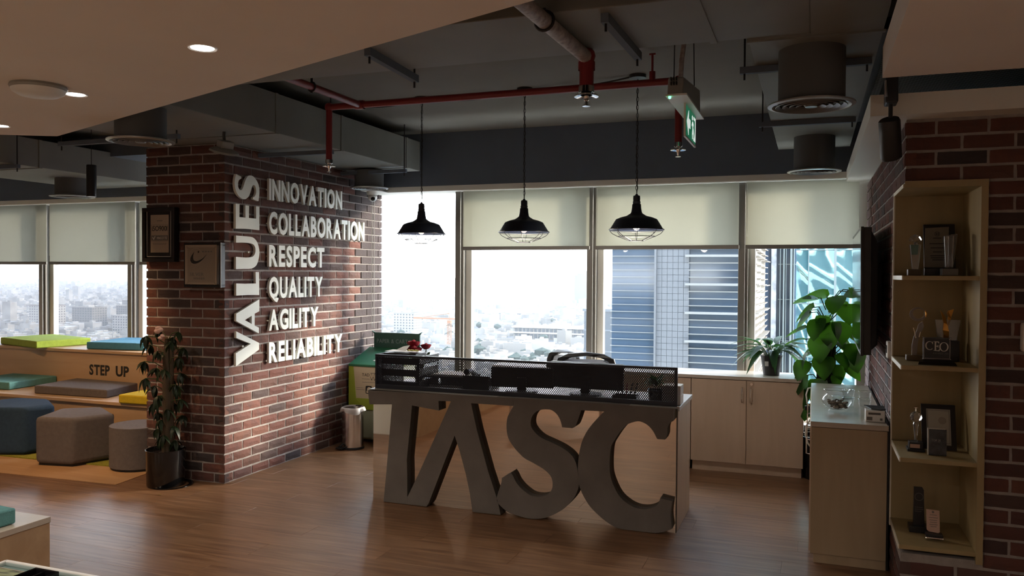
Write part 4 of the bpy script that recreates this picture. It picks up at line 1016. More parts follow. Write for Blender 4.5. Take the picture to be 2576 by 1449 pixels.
# ---- two office chairs behind the desk
def chair(x, y, rot, zt, w, lab):
    t = thing('office_chair', lab, 'chair', (x, y, 0), 'office chairs behind the desk'); c, s = math.cos(rot), math.sin(rot)
    def P(g): g.v = [(x + p[0] * c - p[1] * s, y + p[0] * s + p[1] * c, p[2]) for p in g.v]; return g
    h = w / 2; zb = zt - .50
    out = [(-h * .86, zb), (-h, zb + .12), (-h, zt - .09), (-h * .93, zt - .045), (-h * .6, zt - .012), (0, zt), (h * .6, zt - .012), (h * .93, zt - .045), (h, zt - .09), (h, zb + .12), (h * .86, zb)]
    out = [(u, v) for u, v in out]
    cur = lambda u, v, wd: Vector((u, .20 + .05 * (1 - (u / h) ** 2) * 1 + .05 * ((v - zb) / .5) + wd, v))
    inn = [(u * .82, zb + .04 + (v - zb) * .86) for u, v in out]
    g = G(); g.prism([out, inn], cur, -.018, .018); part('back_frame', P(g), 'black_plastic', t, bevel=.006)
    g = G()
    for i in range(12):
        for j in range(10):
            pass
    nx, nz = 12, 10
    vs = [cur(-h * .84 + h * 1.68 * i / nx, zb + .03 + (zt - zb - .085) * j / nz, 0) for j in range(nz + 1) for i in range(nx + 1)]
    g.add(vs, [(j * (nx + 1) + i, j * (nx + 1) + i + 1, (j + 1) * (nx + 1) + i + 1, (j + 1) * (nx + 1) + i) for j in range(nz) for i in range(nx)])
    part('back_mesh', P(g), 'chair_mesh', t, True, fix=False)
    part('lumbar_bar', P(G().tube([cur(-h * .85, zb + .22, .02), cur(0, zb + .20, .03), cur(h * .85, zb + .22, .02)], .016, 8)), 'black_plastic', t, True)
    part('spine', P(G().tube([(0, .26, zb + .1), (0, .24, .50), (0, .10, .43)], .022, 8)), 'black_plastic', t, True)
    part('seat', P(G().box(-.24, -.25, .43, .24, .22, .50)), 'fabric_grey', t, bevel=.03)
    for sx in (-1, 1): part('armrest', P(G().tube([(sx * .24, .05, .45), (sx * .29, .05, .48), (sx * .29, .05, .64)], .015, 8).box(sx * .29 - .03, -.10, .64, sx * .29 + .03, .12, .665)), 'black_plastic', t, True)
    part('gas_lift', P(G().tube([(0, 0, .10), (0, 0, .44)], .025, 12)), 'black_metal', t, True)
    for k in range(5):
        a = 2 * PI * k / 5; lg = part('base_leg', P(G().tube([(0, 0, .11), (.28 * math.cos(a), .28 * math.sin(a), .07)], [.024, .015], 8)), 'black_plastic', t, True)
        part('caster', P(G().lathe([(0, -.02), (.027, -.018), (.027, .018), (0, .02)], (.28 * math.cos(a), .28 * math.sin(a), .028), 14, 'x')), 'black_plastic', lg, True)
chair(-1.575, 5.72, .12, .935, .46, 'black net backed office chair behind the desk, the wider and nearer one')
chair(-2.02, 6.02, -.75, .93, .46, 'black office chair turned sideways, partly behind the nearer chair')

# ================================================================== recycling station, pedal bin
t = rec = thing('recycling_station', 'green recycling station with PAPER & CARTON board beside the brick wall', 'recycling bin', (-3.66, 6.6, 0))
x0, x1 = -3.925, -3.40
part('backboard', G().prism([catmull([(-3.875, .62), (-3.875, .955), (-3.865, .968), (-3.41, .968), (-3.398, .955), (-3.398, .62)], 60, 2)], lambda u, v, w: Vector((u, w, v)), 6.74, 6.755), 'bin_board', t)
part('board_lettering', word_g('PAPER & CARTON', (-3.845, 6.74, .872), X, Z, -Y, .036, .40, .002), 'sign_grey', t)
part('lid', G().hexa([(x0, 6.37, .685), (x1, 6.37, .685), (x1, 6.74, .80), (x0, 6.74, .80)], [(x0, 6.37, .705), (x1, 6.37, .705), (x1, 6.74, .83), (x0, 6.74, .83)]), 'bin_green', t, bevel=.004)
g = G()
for k in range(3):
    a = k * 2 * PI / 3 + .5; cxx, cyy = -3.62, 6.50
    def rp(r, b): return (cxx + r * math.cos(b) * 1.15, cyy + r * math.sin(b))
    lp = [rp(.05, a), rp(.075, a), rp(.085, a + .9), rp(.10, a + 1.0), rp(.075, a + 1.5), rp(.03, a + 1.25), rp(.05, a + 1.05)]
    g.prism([lp], lambda u, v, w: Vector((u, v, .7055 + (v - 6.37) * .338 + w)), 0, .002)
part('recycling_symbol', g, 'white_plastic', t)
part('front_panel', G().box(x0, 6.38, .32, x1, 6.395, .69), 'bin_cream', t)
part('lime_edge', G().prism([[(x0, .32), (x0, .69), (x0 + .045, .69), (x0 + .075, .40), (x0 + .16, .32)]], lambda u, v, w: Vector((u, w, v)), 6.374, 6.38), 'bin_lime', t)
part('lime_foot', G().box(x0, 6.377, .30, x1, 6.381, .40), 'bin_lime', t)
part('lower_panel', G().box(x0, 6.385, .05, x1, 6.40, .32), 'bin_pale', t)
part('body', G().box(x0, 6.40, .03, x1, 6.735, .69), 'bin_pale', t)
for xx in (x0 + .05, x1 - .05):
    part('caster', G().lathe([(0, -.015), (.03, -.013), (.03, .013), (0, .015)], (xx, 6.44, .031), 14, 'x'), 'black_plastic', t, True)
    part('caster', G().lathe([(0, -.015), (.03, -.013), (.03, .013), (0, .015)], (xx, 6.70, .031), 14, 'x'), 'black_plastic', t, True)
part('panel_lettering', word_g('TAD', (-3.790, 6.38, .600), X, Z, -Y, .026, .075, .001), 'print_dark', t)
g = G()
for a, b in (((-3.700, .632), (-3.655, .632)), ((-3.700, .632), (-3.690, .612)), ((-3.708, .602), (-3.690, .566)), ((-3.690, .566), (-3.676, .600)), ((-3.676, .600), (-3.662, .566)), ((-3.662, .566), (-3.648, .602)), ((-3.655, .632), (-3.668, .612))):
    g.tube([(a[0], 6.379, a[1]), (b[0], 6.379, b[1])], .0018, 4)
part('line_logo', g, 'print_grey', t)
part('small_print', G().box(-3.79, 6.379, .575, -3.71, 6.38, .578).box(-3.70, 6.379, .573, -3.69, 6.38, .580).box(-3.79, 6.379, .545, -3.66, 6.38, .548).box(-3.85, 6.379, .492, -3.775, 6.38, .495).box(-3.85, 6.379, .476, -3.765, 6.38, .479), 'print_grey', t)
g = G(); g.prism([catmull([(-3.752, .455), (-3.752, .505), (-3.742, .515), (-3.70, .515), (-3.69, .505), (-3.69, .455), (-3.70, .445), (-3.742, .445)], 60, 2)], lambda u, v, w: Vector((u, w, v)), 6.377, 6.38); part('pictogram', g, 'print_dark', t)
part('pictogram_mark', G().lathe([(0, -.001), (.022, -.001), (.022, 0)], (-3.714, 6.376, .484), 16, 'y').box(-3.742, 6.375, .452, -3.715, 6.377, .472), 'bin_cream', t)

t = thing('pedal_bin', 'round brushed steel pedal bin with a white liner at the wall foot', 'bin', (-3.742, 6.14, 0))
bx, by, br = -3.745, 6.155, .093
part('body', G().lathe([(br, .018), (br, .352), (br - .004, .352), (br - .004, .03), (0, .03)], (bx, by, 0), 40), 'steel', t, True)
part('base_ring', G().lathe([(0, 0), (br + .006, 0), (br + .006, .014), (br, .02)], (bx, by, 0), 40), 'black_plastic', t, True)
part('pedal', G().box(bx - .085, by - br - .055, .012, bx - .02, by - br + .01, .026).tube([(bx - .06, by - br - .03, .03), (bx - .05, by - br + .02, .05)], .010, 6), 'black_plastic', t, bevel=.004)
ln = G(); nn = 40; pr1 = []; 
rows = []
for (r, z, j) in ((br - .006, .30, 0), (br + .002, .362, .002), (br + .010, .352, .004), (br + .012, .318, .012)):
    rows.append([(bx + (r + j * math.sin(7 * 2 * PI * i / nn)) * math.cos(2 * PI * i / nn), by + (r + j * math.sin(7 * 2 * PI * i / nn)) * math.sin(2 * PI * i / nn), z + (j * 1.2 * math.sin(3 * 2 * PI * i / nn + 1) if j else 0)) for i in range(nn)])
ln.add([p for r in rows for p in r], [(a * nn + i, a * nn + (i + 1) % nn, (a + 1) * nn + (i + 1) % nn, (a + 1) * nn + i) for a in range(3) for i in range(nn)])
part('liner_bag', ln, 'bag', t, True, fix=False)
part('lid_hinge', G().box(bx - .03, by + br - .004, .31, bx + .03, by + br + .02, .36), 'black_plastic', t, bevel=.004)
t = thing('hand_bag', 'grey bag with black looped handles standing behind the desk corner', 'bag', (-3.50, 6.27, 0))
bp = [(-3.57, .004), (-3.44, .004), (-3.425, .10), (-3.43, .20), (-3.45, .27), (-3.56, .27), (-3.585, .20), (-3.585, .08)]
g = G(); g.prism([catmull(bp, 70, 3)], lambda u, v, w: Vector((u, w, v)), 6.23, 6.33); part('body', g, mk('bag_canvas', (.20, .195, .18), .9), t, bevel=.012)
for yy in (6.235, 6.325): part('handle', G().tube([(-3.555, yy, .24), (-3.550, yy - .01, .33), (-3.52, yy - .012, .385), (-3.485, yy - .01, .385), (-3.46, yy - .008, .33), (-3.455, yy, .24)], .011, 8), 'black_plastic', t, True)
part('scarf', G().ico((-3.50, 6.28, .30), .055, 2, (1.2, .7, .6), .18), mk('brown_cloth', (.20, .10, .06), .9, bump=.4), t, True)
# ================================================================== cabinets under the window
t = thing('low_cabinet', 'double door maple cabinet with a lock under the window', 'cabinet', (-.465, 6.65, 0), 'maple cabinets under the window')
def cab(t, xa, xb, seam, handles):
    part('carcass', G().box(xa + .001, 6.478, .075, xb - .001, 6.86, .722), 'maple', t)
    part('plinth', G().box(xa + .01, 6.49, .0, xb - .012, 6.85, .075), 'maple', t)
    xs = [xa] + seam + [xb]
    for i in range(len(xs) - 1):
        d = part('door', G().box(xs[i] + .0018, 6.459, .078, xs[i + 1] - .0018, 6.477, .719), 'maple', t, bevel=.001)
        for hx, dd in handles:
            if dd == i:
                part('handle', G().tube([(hx, 6.459, .665), (hx, 6.438, .662), (hx, 6.432, .64), (hx - .002, 6.433, .59), (hx - .002, 6.440, .555), (hx - .002, 6.459, .552)], .0045, 8), 'steel', d, True)
        if i == len(xs) - 2 and len(handles) > 1:
            part('lock', G().lathe([(0, -.006), (.011, -.006), (.012, 0)], (xs[i] + .036, 6.459, .695), 18, 'y'), 'chrome', d, True)
cab(t, -.884, -.052, [-.466], [(-.497, 0), (-.434, 1)])
t = thing('low_cabinet', 'maple cabinet left of the double doors, mostly hidden by the desk', 'cabinet', (-1.30, 6.65, 0), 'maple cabinets under the window')
cab(t, -1.72, -.886, [-1.30], [(-1.335, 0), (-1.268, 1)])
single('cabinet_worktop', G().box(-2.56, 6.452, .724, -.045, 6.865, .750), 'maple_top', 'pale maple worktop running along the low cabinets under the window', 'worktop', bevel=.002)
t = thing('low_cabinet', 'maple cabinet farthest left behind the desk', 'cabinet', (-2.14, 6.65, 0), 'maple cabinets under the window')
cab(t, -2.555, -1.722, [-2.14], [(-2.17, 0), (-2.105, 1)])

# ---- peace lily
t = thing('peace_lily', 'peace lily in a dark plastic pot on the cabinet top', 'plant', (-.295, 6.65, .75))
px, py, pz = -.295, 6.65, .751
part('pot', G().lathe([(0, pz), (.060, pz), (.078, pz + .13), (.084, pz + .155), (.078, pz + .155), (.070, pz + .13), (0, pz + .125)], (px, py, 0), 28), 'terracotta_dark', t, True)
g = G(); 
for (a, b, c, d, e) in ((-.048, .062, .003, .115, 0),):
    g.hexa([(px - .045, py - .075, pz + .075), (px - .018, py - .079, pz + .075), (px - .018, py - .077, pz + .075), (px - .045, py - .073, pz + .075)], [(px - .046, py - .079, pz + .112), (px - .018, py - .083, pz + .112), (px - .018, py - .081, pz + .112), (px - .046, py - .077, pz + .112)])
part('sticker', g, 'paper', t)
ll = [leaf_mesh('leaf', .20, .062, 'leaf_lily', .3, d, n=7) for d in (.35, .7, 1.0)]
for k in range(46):
    a = k * 2.399 + random.uniform(-.2, .2); e = random.uniform(.25, 1.15)
    sc = random.uniform(.7, 1.08)
    h = .15 + .05 * e
    st = Vector((px + .03 * math.cos(a), py + .03 * math.sin(a), pz + .13)); tip = st + Vector((math.cos(a) * .06, math.sin(a) * .06, .03 + .07 * e))
    part('stalk', G().tube([st, (st + tip) / 2 + Z * .015, tip], .0025, 4), 'stem_green', t, True)
    at(ll[random.randrange(3)], 'leaf', t, tip, (0, -e * .75 + .15, a), (sc, sc, sc))

# ---- pothos on a moss pole in the corner
t = thing('pothos', 'tall pothos with big heart leaves climbing a moss pole in the window corner', 'plant', (.11, 6.56, 0))
qx, qy = .105, 6.56
part('pot', G().lathe([(0, .0), (.13, .0), (.15, .30), (.16, .32), (.148, .32), (.14, .29), (0, .28)], (qx - .03, qy, 0), 28), 'black_gloss', t, True)
part('soil', G().lathe([(0, .292), (.138, .292)], (qx - .03, qy, 0), 24), 'soil', t)
part('moss_pole', G().tube([(qx, qy, .28), (qx + .004, qy, .7), (qx, qy, 1.12)], .062, 14), 'moss', t, True)
lp = [leaf_mesh('leaf', .18, .165, 'leaf_pothos', f, d, True, 7) for f, d in ((.08, .15), (.12, .3), (.05, .25))]
def pleaf(x, y, z, yaw, pitch, roll, s):
    p = Vector((x, y, z)); q = Vector((qx, qy, z - .10)); q += (p - q) * .12
    part('leaf_stalk', G().tube([q, (p + q) / 2 + Z * .05, p], .004, 5), 'stem_green', t, True)
    at(lp[random.randrange(3)], 'leaf', t, p, (roll, pitch, yaw), (s, s, s))
spec = [(.02, 6.50, 1.36, 2.9, .12, .25, 1.05), (.10, 6.47, 1.39, 3.2, .05, .45, 1.1), (.17, 6.50, 1.37, -1.9, .75, .2, 1.0), (.25, 6.52, 1.41, -.5, .15, .5, 1.0), (.30, 6.56, 1.42, -1.2, .5, -.4, .9), (.0, 6.46, 1.29, 3.5, .45, .5, 1.1), (-.02, 6.48, 1.25, 3.3, .75, .4, 1.1), (.24, 6.5, 1.31, -1.4, .9, .1, 1.0), (.30, 6.56, 1.28, -.4, .4, .5, .85),
        (.04, 6.44, 1.20, 4.2, 1.0, .2, 1.05), (.12, 6.43, 1.17, 4.7, 1.1, .3, 1.1), (-.05, 6.47, 1.14, 3.3, .35, .3, 1.0), (.20, 6.45, 1.18, -1.3, 1.0, -.2, 1.0), (.29, 6.52, 1.14, -.9, .8, .4, .9), (-.06, 6.48, 1.05, 3.15, .1, .15, 1.05), (.06, 6.44, 1.06, 4.4, 1.15, 0, 1.1),
        (-.03, 6.46, .95, 3.6, .95, .3, .8), (-.05, 6.47, .88, 3.9, 1.0, -.2, .95), (.27, 6.46, 1.02, -1.0, 1.05, .1, .9), (.20, 6.47, .95, -.8, .9, .3, .75), (.29, 6.48, .99, -1.5, 1.0, .5, 1.1), (.08, 6.45, .92, 4.8, 1.1, .1, 1.0), (.17, 6.47, .86, -.9, .9, .2, .75), (.25, 6.46, .86, -.3, .6, .5, .8), (-.06, 6.47, .78, 3.9, 1.1, .1, .95), (-.05, 6.47, .66, 4.0, 1.2, 0, .8), (-.035, 6.46, .56, 4.2, 1.25, 0, .75), (.05, 6.45, .75, 4.5, 1.1, .1, .9), (.14, 6.46, .72, 5.0, 1.15, .1, .85)]
for s in spec: pleaf(*s)
for k in range(30):
    a = random.uniform(0, 2 * PI); z = random.uniform(.5, 1.36); r = random.uniform(.08, .19)
    x = qx + r * math.cos(a); y = qy + r * math.sin(a) * .8
    if x > .33: x = .33
    pleaf(x, y, z, a, random.uniform(.2, 1.2), random.uniform(-.7, .7), random.uniform(.55, .85))
for k in range(10): part('vine', G().tube([(qx + .06 * math.cos(k), qy + .06 * math.sin(k), .3 + .02 * k), (qx + .07 * math.cos(k + .7), qy + .07 * math.sin(k + .7), .6 + .03 * k), (qx + .06 * math.cos(k + 1.5), qy + .06 * math.sin(k + 1.5), .95 + .02 * k)], .007, 5), 'stem', t, True)
t = thing('planter_trough', 'dark planter with trailing plant in the gap beside the cabinet', 'planter', (-.005, 6.72, 0))
part('body', G().box(-.035, 6.68, .0, .30, 6.83, .13), 'stone_sill', t, bevel=.004)
part('rim', G().box(-.038, 6.677, .13, .303, 6.833, .145), 'stone_sill', t, bevel=.003)
ltr = leaf_mesh('leaf', .06, .04, 'leaf_pothos', .2, .4, True)
for k in range(12): at(ltr, 'leaf', t, (-.02 + .026 * k, 6.70 + .03 * (k % 3), .155 + .008 * (k % 4)), (random.uniform(-.4, .4), random.uniform(-.4, .6), random.uniform(0, 6)), (1, 1, 1))
g = G().tube([(.0, 6.02, .72), (-.018, 6.02, .80), (-.028, 6.02, .70), (-.02, 6.02, .64), (.002, 6.02, .61)], .005, 6)
t = thing('cable', 'pale looped cable with a clip hanging off the back edge of the credenza', 'cable', (0, 6.02, .7))
part('lead', G().tube([(.01, 6.10, .742), (-.022, 6.08, .735), (-.034, 6.07, .69), (-.026, 6.06, .63), (-.004, 6.06, .60)], .005, 6).tube([(-.004, 6.06, .52), (-.030, 6.07, .47), (-.036, 6.07, .41), (-.018, 6.07, .35), (-.003, 6.07, .33)], .006, 6), 'wire', t, True)
part('clip', G().box(-.042, 6.05, .585, -.006, 6.075, .615), 'black_plastic', t, bevel=.003)

# ================================================================== credenza at right with bowl, glasses, box
t = thing('credenza', 'tall narrow maple credenza against the right brick wall', 'cabinet', (.19, 5.42, 0))
part('end_panel', G().box(.004, 4.602, .05, .372, 4.620, .724), 'credenza', t, bevel=.001)
part('carcass', G().box(.012, 4.62, .05, .372, 6.235, .724), 'maple', t)
part('plinth', G().box(.020, 4.612, 0, .372, 6.22, .05), 'credenza', t)
part('top', G().box(-.001, 4.596, .727, .378, 6.245, .755), 'maple_top', t, bevel=.002)
for k in range(4):
    d = part('door', G().box(-.004, 4.622 + k * .403, .055, .012, 4.622 + (k + 1) * .403 - .003, .722), 'maple', t, bevel=.001)
    part('handle', G().tube([(-.004, 4.66 + k * .403, .66), (-.022, 4.66 + k * .403, .655), (-.022, 4.66 + k * .403, .57), (-.004, 4.66 + k * .403, .565)], .004, 6), 'steel', d, True)
part('gap_shade_strip', G().box(.372, 4.61, .0, .382, 6.235, .755), 'black_plastic', t)  # black strip fills the gap in place of its shade
t = thing('glass_bowl', 'round clear glass bowl of wrapped sweets on the credenza', 'bowl', (.138, 4.955, .755))
bz = .756
prof = [(0, bz + .001), (.045, bz), (.047, bz + .010), (.040, bz + .016), (.066, bz + .030), (.080, bz + .055), (.082, bz + .068), (.072, bz + .088), (.060, bz + .098), (.058, bz + .105), (.068, bz + .124), (.072, bz + .128)]
part('bowl', G().lathe(prof, (.138, 4.955, 0), 40), 'glassware', t, True, fix=False)
inner = [(r - .003, z + .003) for r, z in reversed(prof[3:])] + [(0, bz + .02)]
part('inner_wall', G().lathe(inner, (.138, 4.955, 0), 40), 'glassware', t, True, fix=False)
part('rim', G().ring((.138, 4.955, bz + .128), .071, .0022, 40, 6), 'crystal', t, True)
g = G()
for k in range(70):
    a = random.uniform(0, 2 * PI); z = random.uniform(.028, .066); r = random.uniform(0, 1) ** .5 * (.040 + .55 * (z - .02) * .9)
    g.ico((.138 + r * math.cos(a), 4.955 + r * math.sin(a), bz + z), .010, 1, (1.3, .9, .7), .15)
o = single('wrapped_sweets', g, 'candy', 'mixed wrapped sweets filling the glass bowl', 'sweets'); o['kind'] = 'stuff'
for k, (x, y, lab, z) in enumerate(((.205, 5.16, 'small glass left of the pair behind the sweets bowl, lower of its stack', 0), (.205, 5.16, 'small glass stacked on top, left of the pair behind the sweets bowl', .044), (.292, 5.13, 'small glass at right behind the tissue box, lower of its stack', 0), (.292, 5.13, 'small glass stacked on top at right behind the tissue box', .044), (.15, 5.20, 'small glass hidden mostly behind the sweets bowl', 0))):
    t = thing('glass_tumbler', lab, 'glass', (x, y, .755 + z), 'stacked small glasses on the credenza')
    b = .7565 + z
    part('wall', G().lathe([(0, b + .006), (.026, b + .004), (.028, b), (.029, b + .012), (.036, b + .055), (.036, b + .058), (.034, b + .058), (.027, b + .014), (0, b + .012)], (x, y, 0), 28), 'glassware', t, True, fix=False)
    part('rim', G().ring((x, y, b + .058), .035, .0016, 28, 5), 'crystal', t, True)
t = thing('tissue_box', 'white and black printed carton with open flap by the brick wall', 'box', (.325, 4.725, .755))
part('carton', G().box(.272, 4.69, .756, .366, 4.775, .818), 'white_plastic', t, bevel=.002)
part('open_flap', G().prism([[(.268, 4.78), (.366, 4.78), (.370, 4.70), (.345, 4.685), (.30, 4.70)]], lambda u, v, w: Vector((u, v, w + (v - 4.68) * .08)), .819, .824), 'black_plastic', t)
part('printed_marks', G().box(.285, 4.688, .795, .345, 4.690, .806).box(.278, 4.688, .765, .305, 4.690, .783).box(.342, 4.688, .766, .354, 4.690, .778), 'print_grey', t)
part('black_side', G().box(.366, 4.69, .756, .369, 4.775, .818), 'black_plastic', t)

# ---- television and thermostat on the side wall
t = thing('television', 'large black television mounted on the right brick wall, seen edge on', 'television', (.30, 5.6, 1.1))
part('cabinet', G().hexa([(.264, 4.85, 1.095), (.305, 4.85, 1.095), (.322, 6.30, 1.10), (.283, 6.30, 1.10)], [(.258, 4.85, 1.797), (.30, 4.85, 1.797), (.318, 6.30, 1.80), (.277, 6.30, 1.80)]), 'black_plastic', t, bevel=.004)
part('rear_bulge', G().hexa([(.295, 4.87, 1.11), (.338, 4.88, 1.15), (.338, 6.26, 1.15), (.31, 6.28, 1.12)], [(.295, 4.87, 1.79), (.338, 4.88, 1.70), (.338, 6.26, 1.70), (.31, 6.28, 1.78)]), 'black_plastic', t, bevel=.006)
part('bezel', G().hexa([(.251, 4.846, 1.090), (.266, 4.846, 1.090), (.285, 6.304, 1.095), (.270, 6.304, 1.095)], [(.245, 4.846, 1.800), (.260, 4.846, 1.800), (.280, 6.304, 1.805), (.265, 6.304, 1.805)]), 'black_plastic', t)
part('screen', G().hexa([(.2495, 4.866, 1.108), (.2515, 4.866, 1.108), (.2705, 6.285, 1.113), (.2685, 6.285, 1.113)], [(.2440, 4.866, 1.782), (.246, 4.866, 1.782), (.266, 6.285, 1.787), (.264, 6.285, 1.787)]), 'screen', t)
part('wall_bracket', G().box(.33, 5.40, 1.30, .392, 5.75, 1.60), 'black_metal', t)
t = thing('wall_thermostat', 'small white thermostat on the brick wall below the television', 'thermostat', (.385, 4.70, 1.10))
part('plate', G().box(.370, 4.655, 1.098, .392, 4.745, 1.185), 'white_plastic', t, bevel=.004)
part('display', G().box(.368, 4.675, 1.125, .371, 4.725, 1.165), 'print_dark', t)
single('wall_dispenser', G().box(.862, 4.105, 1.20, .93, 4.155, 1.33), 'white_plastic', 'blurred white wall box on the dark brick at the right edge', 'dispenser', bevel=.012)

# ================================================================== trophy niche
t = thing('display_niche', 'oak lined corner niche with shelves of trophies in the brick wall', 'shelf', (.55, 4.38, .25))
part('back_panel', G().box(.392, 4.598, NZ0, NX1 - .002, 4.612, NZ1), 'niche', t)
part('side_panel', G().box(NX1 - .016, 4.140, NZ0, NX1 - .002, 4.598, NZ1), 'niche', t, bevel=.001)
part('top_panel', G().box(.388, 4.142, NZ1 - .020, NX1 - .016, 4.598, NZ1 - .002), 'niche', t)
for zt_ in (1.532, 1.118, .690, .285):
    sh = part('shelf', G().box(.391, 4.146, zt_ - .020, NX1 - .016, 4.598, zt_), 'niche', t, bevel=.001)
    part('lit_edge_strip', G().box(.386, 4.146, zt_ - .020, .391, 4.598, zt_), 'pale_edge', sh)  # pale strip puts window light into the shelf's left end
part('lit_edge_strip', G().box(.385, 4.142, NZ1 - .020, .388, 4.598, NZ1 - .002), 'pale_edge', t)
part('lit_edge_strip', G().box(.385, 4.596, NZ0, .392, 4.613, NZ1), 'pale_edge', t)
part('face_trim', G().box(NX1 - .018, 4.134, NZ0 - .01, NX1 + .010, 4.146, NZ1 + .01), 'niche', t)
part('face_trim', G().box(.392, 4.134, NZ1 - .02, NX1 - .018, 4.142, NZ1 + .01), 'niche', t)
S1, S2, S3, S4 = 1.533, 1.119, .691, .286
GR = 'trophies in the wall niche'
# top shelf
t = thing('plaque', 'dark plaque holding a large clear certificate at the back of the top shelf', 'plaque', (.60, 4.48, S1), GR)
part('backboard', G().hexa([(.515, 4.47, S1), (.655, 4.47, S1), (.655, 4.49, S1), (.515, 4.49, S1)], [(.515, 4.53, S1 + .255), (.655, 4.53, S1 + .255), (.655, 4.55, S1 + .255), (.515, 4.55, S1 + .255)]), 'frame_black', t, bevel=.003)
part('glass_plate', G().hexa([(.512, 4.445, S1 + .04), (.615, 4.445, S1 + .04), (.615, 4.452, S1 + .04), (.512, 4.452, S1 + .04)], [(.522, 4.500, S1 + .235), (.625, 4.500, S1 + .240), (.625, 4.507, S1 + .240), (.522, 4.507, S1 + .235)]), mk('frosted_plate', (.21, .19, .16), .3), t)
PF = lambda u, v, w: Vector((.512 + u, 4.444 + .27 * v - .0015 - w, S1 + .04 + v))
so = [(.060 + .012 * math.cos(a), .165 + .012 * math.sin(a)) for a in [2 * PI * k / 24 for k in range(24)]]; si = [(.060 + .0105 * math.cos(a), .165 + .0105 * math.sin(a)) for a in [2 * PI * k / 24 for k in range(24)]]
g = G(); g.prism([so, si], PF, 0, .001); g.prism([[(.055, .158), (.058, .158), (.057, .172), (.054, .171)]], PF, 0, .001); g.prism([[(.062, .158), (.065, .158), (.066, .171), (.063, .172)]], PF, 0, .001)
for (a, b, c) in ((.042, .078, .143), (.025, .095, .115), (.030, .092, .094), (.040, .080, .074), (.028, .090, .055), (.03, .088, .045), (.036, .084, .035)): g.prism([[(a, c), (b, c), (b, c + .0035), (a, c + .0035)]], PF, 0, .001)
part('engraving', g, 'print_dark', t)
part('foot', G().box(.51, 4.42, S1, .60, 4.47, S1 + .036), 'frame_black', t, bevel=.003)
t = thing('trophy', 'crystal trophy with faceted top and teal plate on the top shelf left', 'trophy', (.47, 4.38, S1), GR)
part('base', G().box(.432, 4.36, S1, .490, 4.41, S1 + .030), mk('brown_base', (.10, .075, .05), .4), t, bevel=.002)
part('body', G().hexa([(.452, 4.37, S1 + .03), (.478, 4.37, S1 + .03), (.478, 4.40, S1 + .03), (.452, 4.40, S1 + .03)], [(.440, 4.365, S1 + .150), (.488, 4.365, S1 + .150), (.488, 4.405, S1 + .150), (.440, 4.405, S1 + .150)]), 'crystal', t, bevel=.002)
part('teal_plate', G().hexa([(.447, 4.3625, S1 + .10), (.474, 4.3625, S1 + .10), (.474, 4.364, S1 + .10), (.447, 4.364, S1 + .10)], [(.442, 4.3605, S1 + .148), (.478, 4.3605, S1 + .148), (.478, 4.362, S1 + .148), (.442, 4.362, S1 + .148)]), mk('teal_plate', (.08, .16, .13), .4), t)
part('crown', G().ico((.466, 4.385, S1 + .178), .026, 1, (1.25, .9, .85)), 'crystal', t)
part('neck', G().ico((.466, 4.385, S1 + .153), .010, 1), 'crystal', t)
t = thing('trophy', 'tall clear crystal pillar flaring upward on the top shelf right', 'trophy', (.615, 4.36, S1), GR)
part('base', G().box(.575, 4.33, S1, .645, 4.40, S1 + .034), mk('grey_glass_base', (.16, .15, .14), .15, spec=.6), t, bevel=.002)
part('pillar', G().hexa([(.592, 4.345, S1 + .036), (.626, 4.345, S1 + .036), (.626, 4.385, S1 + .036), (.592, 4.385, S1 + .036)], [(.583, 4.34, S1 + .190), (.641, 4.34, S1 + .198), (.641, 4.39, S1 + .198), (.583, 4.39, S1 + .190)]), 'crystal', t, bevel=.005)
part('facet', G().tube([(.603, 4.343, S1 + .04), (.600, 4.338, S1 + .185)], .003, 6).tube([(.618, 4.343, S1 + .04), (.622, 4.338, S1 + .19)], .003, 6), 'crystal', t)
# second shelf
t = thing('plaque', 'black CEO AWARDS plaque on a wedge foot', 'plaque', (.54, 4.27, S2), GR)
a = .06
CF = lambda u, v, w: Vector((.492 + u, 4.255 + v * a - w, S2 + .022 + v))
rr = [(0.006, 0), (.109, 0), (.115, .006), (.115, .095), (.109, .101), (.006, .101), (0, .095), (0, .006)]
g = G(); g.prism([catmull(rr, 70, 3)], CF, -.014, 0); part('plate', g, 'frame_black', t)
ro = catmull([(.007, .003), (.108, .003), (.112, .007), (.112, .094), (.108, .098), (.007, .098), (.003, .094), (.003, .007)], 70, 3); ri = [(.0575 + (u - .0575) * .980, .0505 + (v - .0505) * .976) for u, v in ro]
g = G(); g.prism([ro, ri], CF, 0, .001); part('silver_border', g, 'print_white', t)
def serif_ring(cx, cz_, rx, rz, cut=None):
    o = [(cx + rx * math.cos(b), cz_ + rz * math.sin(b)) for b in [2 * PI * k / 32 for k in range(32)]]
    i = [(cx + rx * .70 * math.cos(b), cz_ + rz * .88 * math.sin(b)) for b in [2 * PI * k / 32 for k in range(32)]]
    return o, i
g = G()
o, i = serif_ring(.0865, .059, .0195, .0215); g.prism([o, i], CF, 0, .001)
ao = [(.0265 + .0185 * math.cos(b), .063 + .0205 * math.sin(b)) for b in [PI * .27 + (2 * PI - PI * .52) * k / 24 for k in range(25)]]
ai = [(.0275 + .0135 * math.cos(b), .063 + .0180 * math.sin(b)) for b in [PI * .27 + (2 * PI - PI * .52) * k / 24 for k in range(25)]]
g.prism([ao + ai[::-1]], CF, 0, .001); g.prism([[(.037, .072), (.0405, .070), (.0405, .083), (.0385, .083)]], CF, 0, .001)
